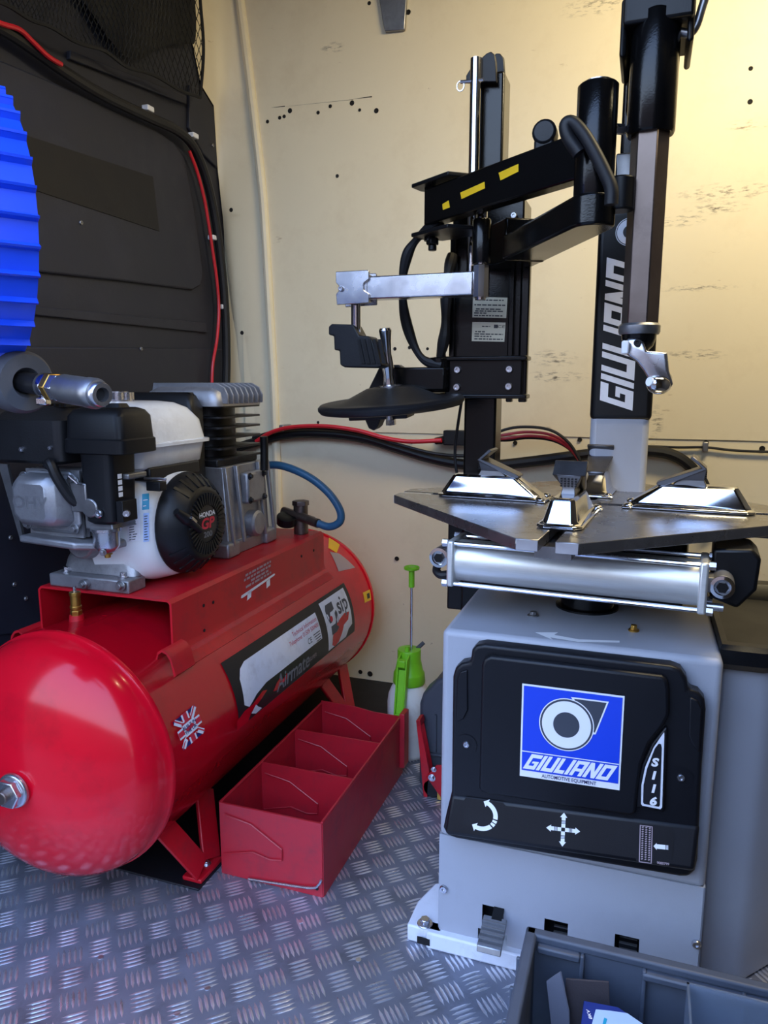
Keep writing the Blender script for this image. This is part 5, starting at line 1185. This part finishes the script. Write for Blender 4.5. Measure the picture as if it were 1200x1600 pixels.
zt = P(641, 885, Y=sy).z
MB().cyl((sx+.006, sy, g0+.1), (sx+.006, sy, zt-.03), .0036, n=10).build('plunger_rod', 'zinc', ps)
MB().lathe([(.007, -.062), (.0085, -.06), (.0085, -.014), (.010, -.012), (.022, -.008), (.023, -.002), (.021, 0), (.018, -.004), (.012, -.004), (.010, -.001), (.003, -.001)], (sx+.006, sy, zt), (0, 0, 1), n=28).build('plunger_knob', 'green_plastic', ps)

# ------------------------------------------------------------------ dark plastic case and red jack beside the machine
cs = thing('tool_case', 'dark grey moulded plastic case standing behind the grey machine body', 'case', (-.42, 1.88, 0))
ca0 = P(654, 1180, Y=1.84).x
pr = [(654, 1215), (655, 1100), (660, 1085), (672, 1075), (681, 1064), (700, 1056), (760, 1052)]
c_ = MB(); pts = [P(x, y, Y=1.82) for x, y in pr]; pts = [V((pts[0].x, 1.82, 0.001))]+pts+[V((pts[-1].x, 1.82, .001))]
c_.prism(pts, (0, .085, 0)); c_.build('case_shell', 'dark_grey_plastic', cs, bevel=.012, seg=4)
MB().span(pts[0].x+.02, pts[-1].x, 1.813, 1.82, .10, .108).build('case_seam', 'dark_grey_plastic', cs, bevel=.002)
MB().span(pts[0].x+.045, pts[0].x+.05, 1.815, 1.82, .11, .22).build('case_rib', 'dark_grey_plastic', cs)
jk = thing('scissor_jack', 'red steel scissor jack propped against the dark plastic case', 'jack', (-.47, 1.78, 0))
YJ = 1.775
def jp(x, y, d=0): return P(x, y, Y=YJ+d)
b = MB(); base = [(650, 1124), (656, 1122), (661, 1135), (668, 1182), (675, 1210), (682, 1252), (660, 1250)]
b.prism([jp(x, y) for x, y in ((650, 1126), (655, 1125), (671, 1206), (667, 1250), (662, 1250), (656, 1180))], (0, .004, 0)); b.prism([jp(x, y, .035) for x, y in ((654, 1122), (661, 1122), (676, 1200), (684, 1206), (690, 1250), (672, 1250))], (0, .004, 0)); b.prism([jp(x, y) for x, y in ((650, 1126), (656, 1125), (658, 1134), (651, 1136))], (0, .038, 0))
b.build('long_arm', 'red_frame', jk, bevel=.001)
b = MB(); b.prism([jp(x, y, -.008) for x, y in ((666, 1214), (682, 1196), (700, 1196), (700, 1245), (688, 1245))], (0, .005, 0)); b.build('pivot_plate', 'red_frame', jk, bevel=.001)
bolt(jk, jp(675, 1215, -.008), (0, -1, 0), .007, .008, 'zinc'); bolt(jk, jp(678, 1202, -.008), (0, -1, 0), .005, .008, 'zinc')
b = MB(); pj = jp(675, 1245); b.cyl((pj.x, YJ, .028), (pj.x, YJ+.03, .028), .027, n=24); b.build('roller', 'rubber', jk, bevel=.003)
b = MB(); b.span(pj.x+.016, pj.x+.026, YJ-.006, YJ, .002, .05); b.build('roller_pin', 'brass', jk)

# ------------------------------------------------------------------ grey crate and what lies in it
kx0, kx1, ky0, ky1, kz = -.122, .46, .66, 1.055, .25
kr = thing('plastic_crate', 'grey stacking crate standing in front of the tyre changer', 'crate', (.17, .86, 0))
th = .006
MB().span(kx0, kx1, ky0, ky1, .001, .008).build('crate_bottom', 'crate_plastic', kr)
for x0, x1, y0, y1 in ((kx0, kx0+th, ky0, ky1), (kx1-th, kx1, ky0, ky1), (kx0, kx1, ky0, ky0+th), (kx0, kx1, ky1-th, ky1)):
    MB().span(x0, x1, y0, y1, .006, kz).build('crate_wall', 'crate_plastic', kr, bevel=.002)
rim = lambda g, z: [(kx0-g, ky0-g, z), (kx1+g, ky0-g, z), (kx1+g, ky1+g, z), (kx0-g, ky1+g, z)]
m = MB()
for x0, x1, y0, y1 in ((kx0-.01, kx0+.008, ky0-.01, ky1+.01), (kx1-.008, kx1+.01, ky0-.01, ky1+.01), (kx0-.01, kx1+.01, ky0-.01, ky0+.008), (kx0-.01, kx1+.01, ky1-.008, ky1+.01)):
    MB().span(x0, x1, y0, y1, kz-.012, kz+.002).build('crate_rim', 'crate_plastic', kr, bevel=.004, seg=3)
for x in (kx0+.075, kx0+.165, kx0+.3, kx0+.42): MB().span(x, x+.006, ky1-.016, ky1-.004, .02, kz-.01).build('crate_rib', 'crate_plastic', kr, bevel=.002)
MB().span(kx0+.01, kx0+.075, ky1-.018, ky1-.004, kz-.022, kz-.01).build('crate_step', 'crate_plastic', kr, bevel=.003); MB().span(kx0+.165, kx1-.01, ky1-.018, ky1-.004, kz-.024, kz-.012).build('crate_step', 'crate_plastic', kr, bevel=.003)
for k in range(6): MB().box((kx0-.008, ky0+.05+.06*k, kz-.05), (.018, .006, .075)).build('crate_rib', 'crate_plastic', kr, bevel=.002)
for z in (kz-.03, kz-.055, kz-.08): MB().span(kx0-.014, kx0, ky0+.02, ky1-.01, z, z+.005).build('crate_rib', 'crate_plastic', kr, bevel=.001)
# rough sheets
def sheet(name, mt, pts, n, label, cat):
    m = MB(); m.prism(pts, n); return tag(m.build(name, mt, bevel=.0006, seg=1), label, cat)
a = [P(x, y, Y=1.0) for x, y in ((884, 1530), (951, 1535), (953, 1585))]; a.append(V((a[2].x-.01, 1.0, .03))); a.append(V((a[0].x, 1.0, .03)))
sheet('abrasive_sheet', 'brown_paper', a, (0, .003, 0), 'dark brown abrasive sheet standing in the crate against its far wall', 'sheet')
a = [P(853, 1533, Y=.985), P(875, 1518, Y=.99), P(888, 1580, Y=.985)]; a += [V((a[2].x+.01, .98, .03)), V((a[0].x+.03, .975, .03))]
sheet('folded_sheet', 'grit_paper', a, (.002, .002, 0), 'pale grey folded sheet leaning beside the brown sheet in the crate', 'sheet')
# small blue carton
ct = thing('carton', 'small blue and pale carton lying in the crate', 'carton', (-.0, .93, .008))
A0 = P(912, 1563, Y=.965); B0 = P(965, 1572, Y=.965)
u_ = (B0-A0).normalized(); 
top = [A0, P(965, 1573, Y=.965), P(1010, 1604, Y=.90), P(905, 1612, Y=.88)]
zc0 = A0.z
top = [V((p.x, p.y, zc0)) for p in (P(912, 1563, Z=zc0), P(966, 1573, Z=zc0), P(1022, 1612, Z=zc0), P(905, 1625, Z=zc0))]
m = MB(); m.prism([V((p.x, p.y, .009)) for p in top], (0, 0, zc0-.009)); m.build('carton_box', 'box_blue', ct, bevel=.001, seg=1)
qd = lambda x, y: P(x, y, Z=zc0+.0008)
m = MB(); m.flat([(931, 1577), (952, 1579), (980, 1583), (1012, 1605), (1018, 1618), (920, 1618)], qd); m.build('carton_print', 'box_pale', ct)
m = MB(); vs, fs = text2d('BKV', 8, .1); 
m.add([P(921-v*.95-u*.32, 1585-u*1.0-v*.2, Z=zc0+.001) for u, v in vs], fs); m.build('lettering', 'white_print', ct)
m = MB(); m.flat([(944, 1590), (949, 1592), (946, 1602), (941, 1602)], lambda x, y: P(x, y, Z=zc0+.0012)); m.build('carton_mark', 'teal_print', ct)
# clear plastic box
cl = thing('clear_box', 'scratched clear plastic box in the crate', 'box', (.2, .86, .01))
bx = [P(1072, 1533, Y=.97), P(1090, 1536, Y=.985)]
cx0, cz1 = P(1073, 1536, Y=.94).x, P(1080, 1536, Y=.94).z
for x0, x1, y0, y1 in ((cx0, cx0+.003, .72, .94), (cx0, cx0+.22, .937, .94), (cx0+.217, cx0+.22, .72, .94), (cx0, cx0+.22, .72, .723)):
    MB().span(x0, x1, y0, y1, .012, cz1).build('clear_wall', 'clear_plastic', cl)
MB().span(cx0, cx0+.22, .72, .94, .009, .012).build('clear_bottom', 'clear_plastic', cl)
tp = thing('tape_roll', 'pale roll standing in the clear plastic box', 'roll', (cx0+.07, .86, .012))
rz = P(1115, 1575, Y=.88).z-.03; rr_ = max(.02, (rz-.012))
MB().lathe([(.045, 0), (.045, .03), (.032, .03), (.032, 0), (.045, 0)], (cx0+.06, .86, .0575), (0, 1, 0), n=36, cap=False).build('roll_ring', 'grit_paper', tp)

# thin black sheet under the compressor and along the bulkhead foot
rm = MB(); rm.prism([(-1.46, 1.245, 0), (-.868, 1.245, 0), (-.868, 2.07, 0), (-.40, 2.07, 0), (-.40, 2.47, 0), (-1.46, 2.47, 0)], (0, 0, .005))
tag(rm.build('floor_sheet', 'black_patch', bevel=.002), 'thin black sheet under the compressor and along the foot of the bulkhead', 'mat')
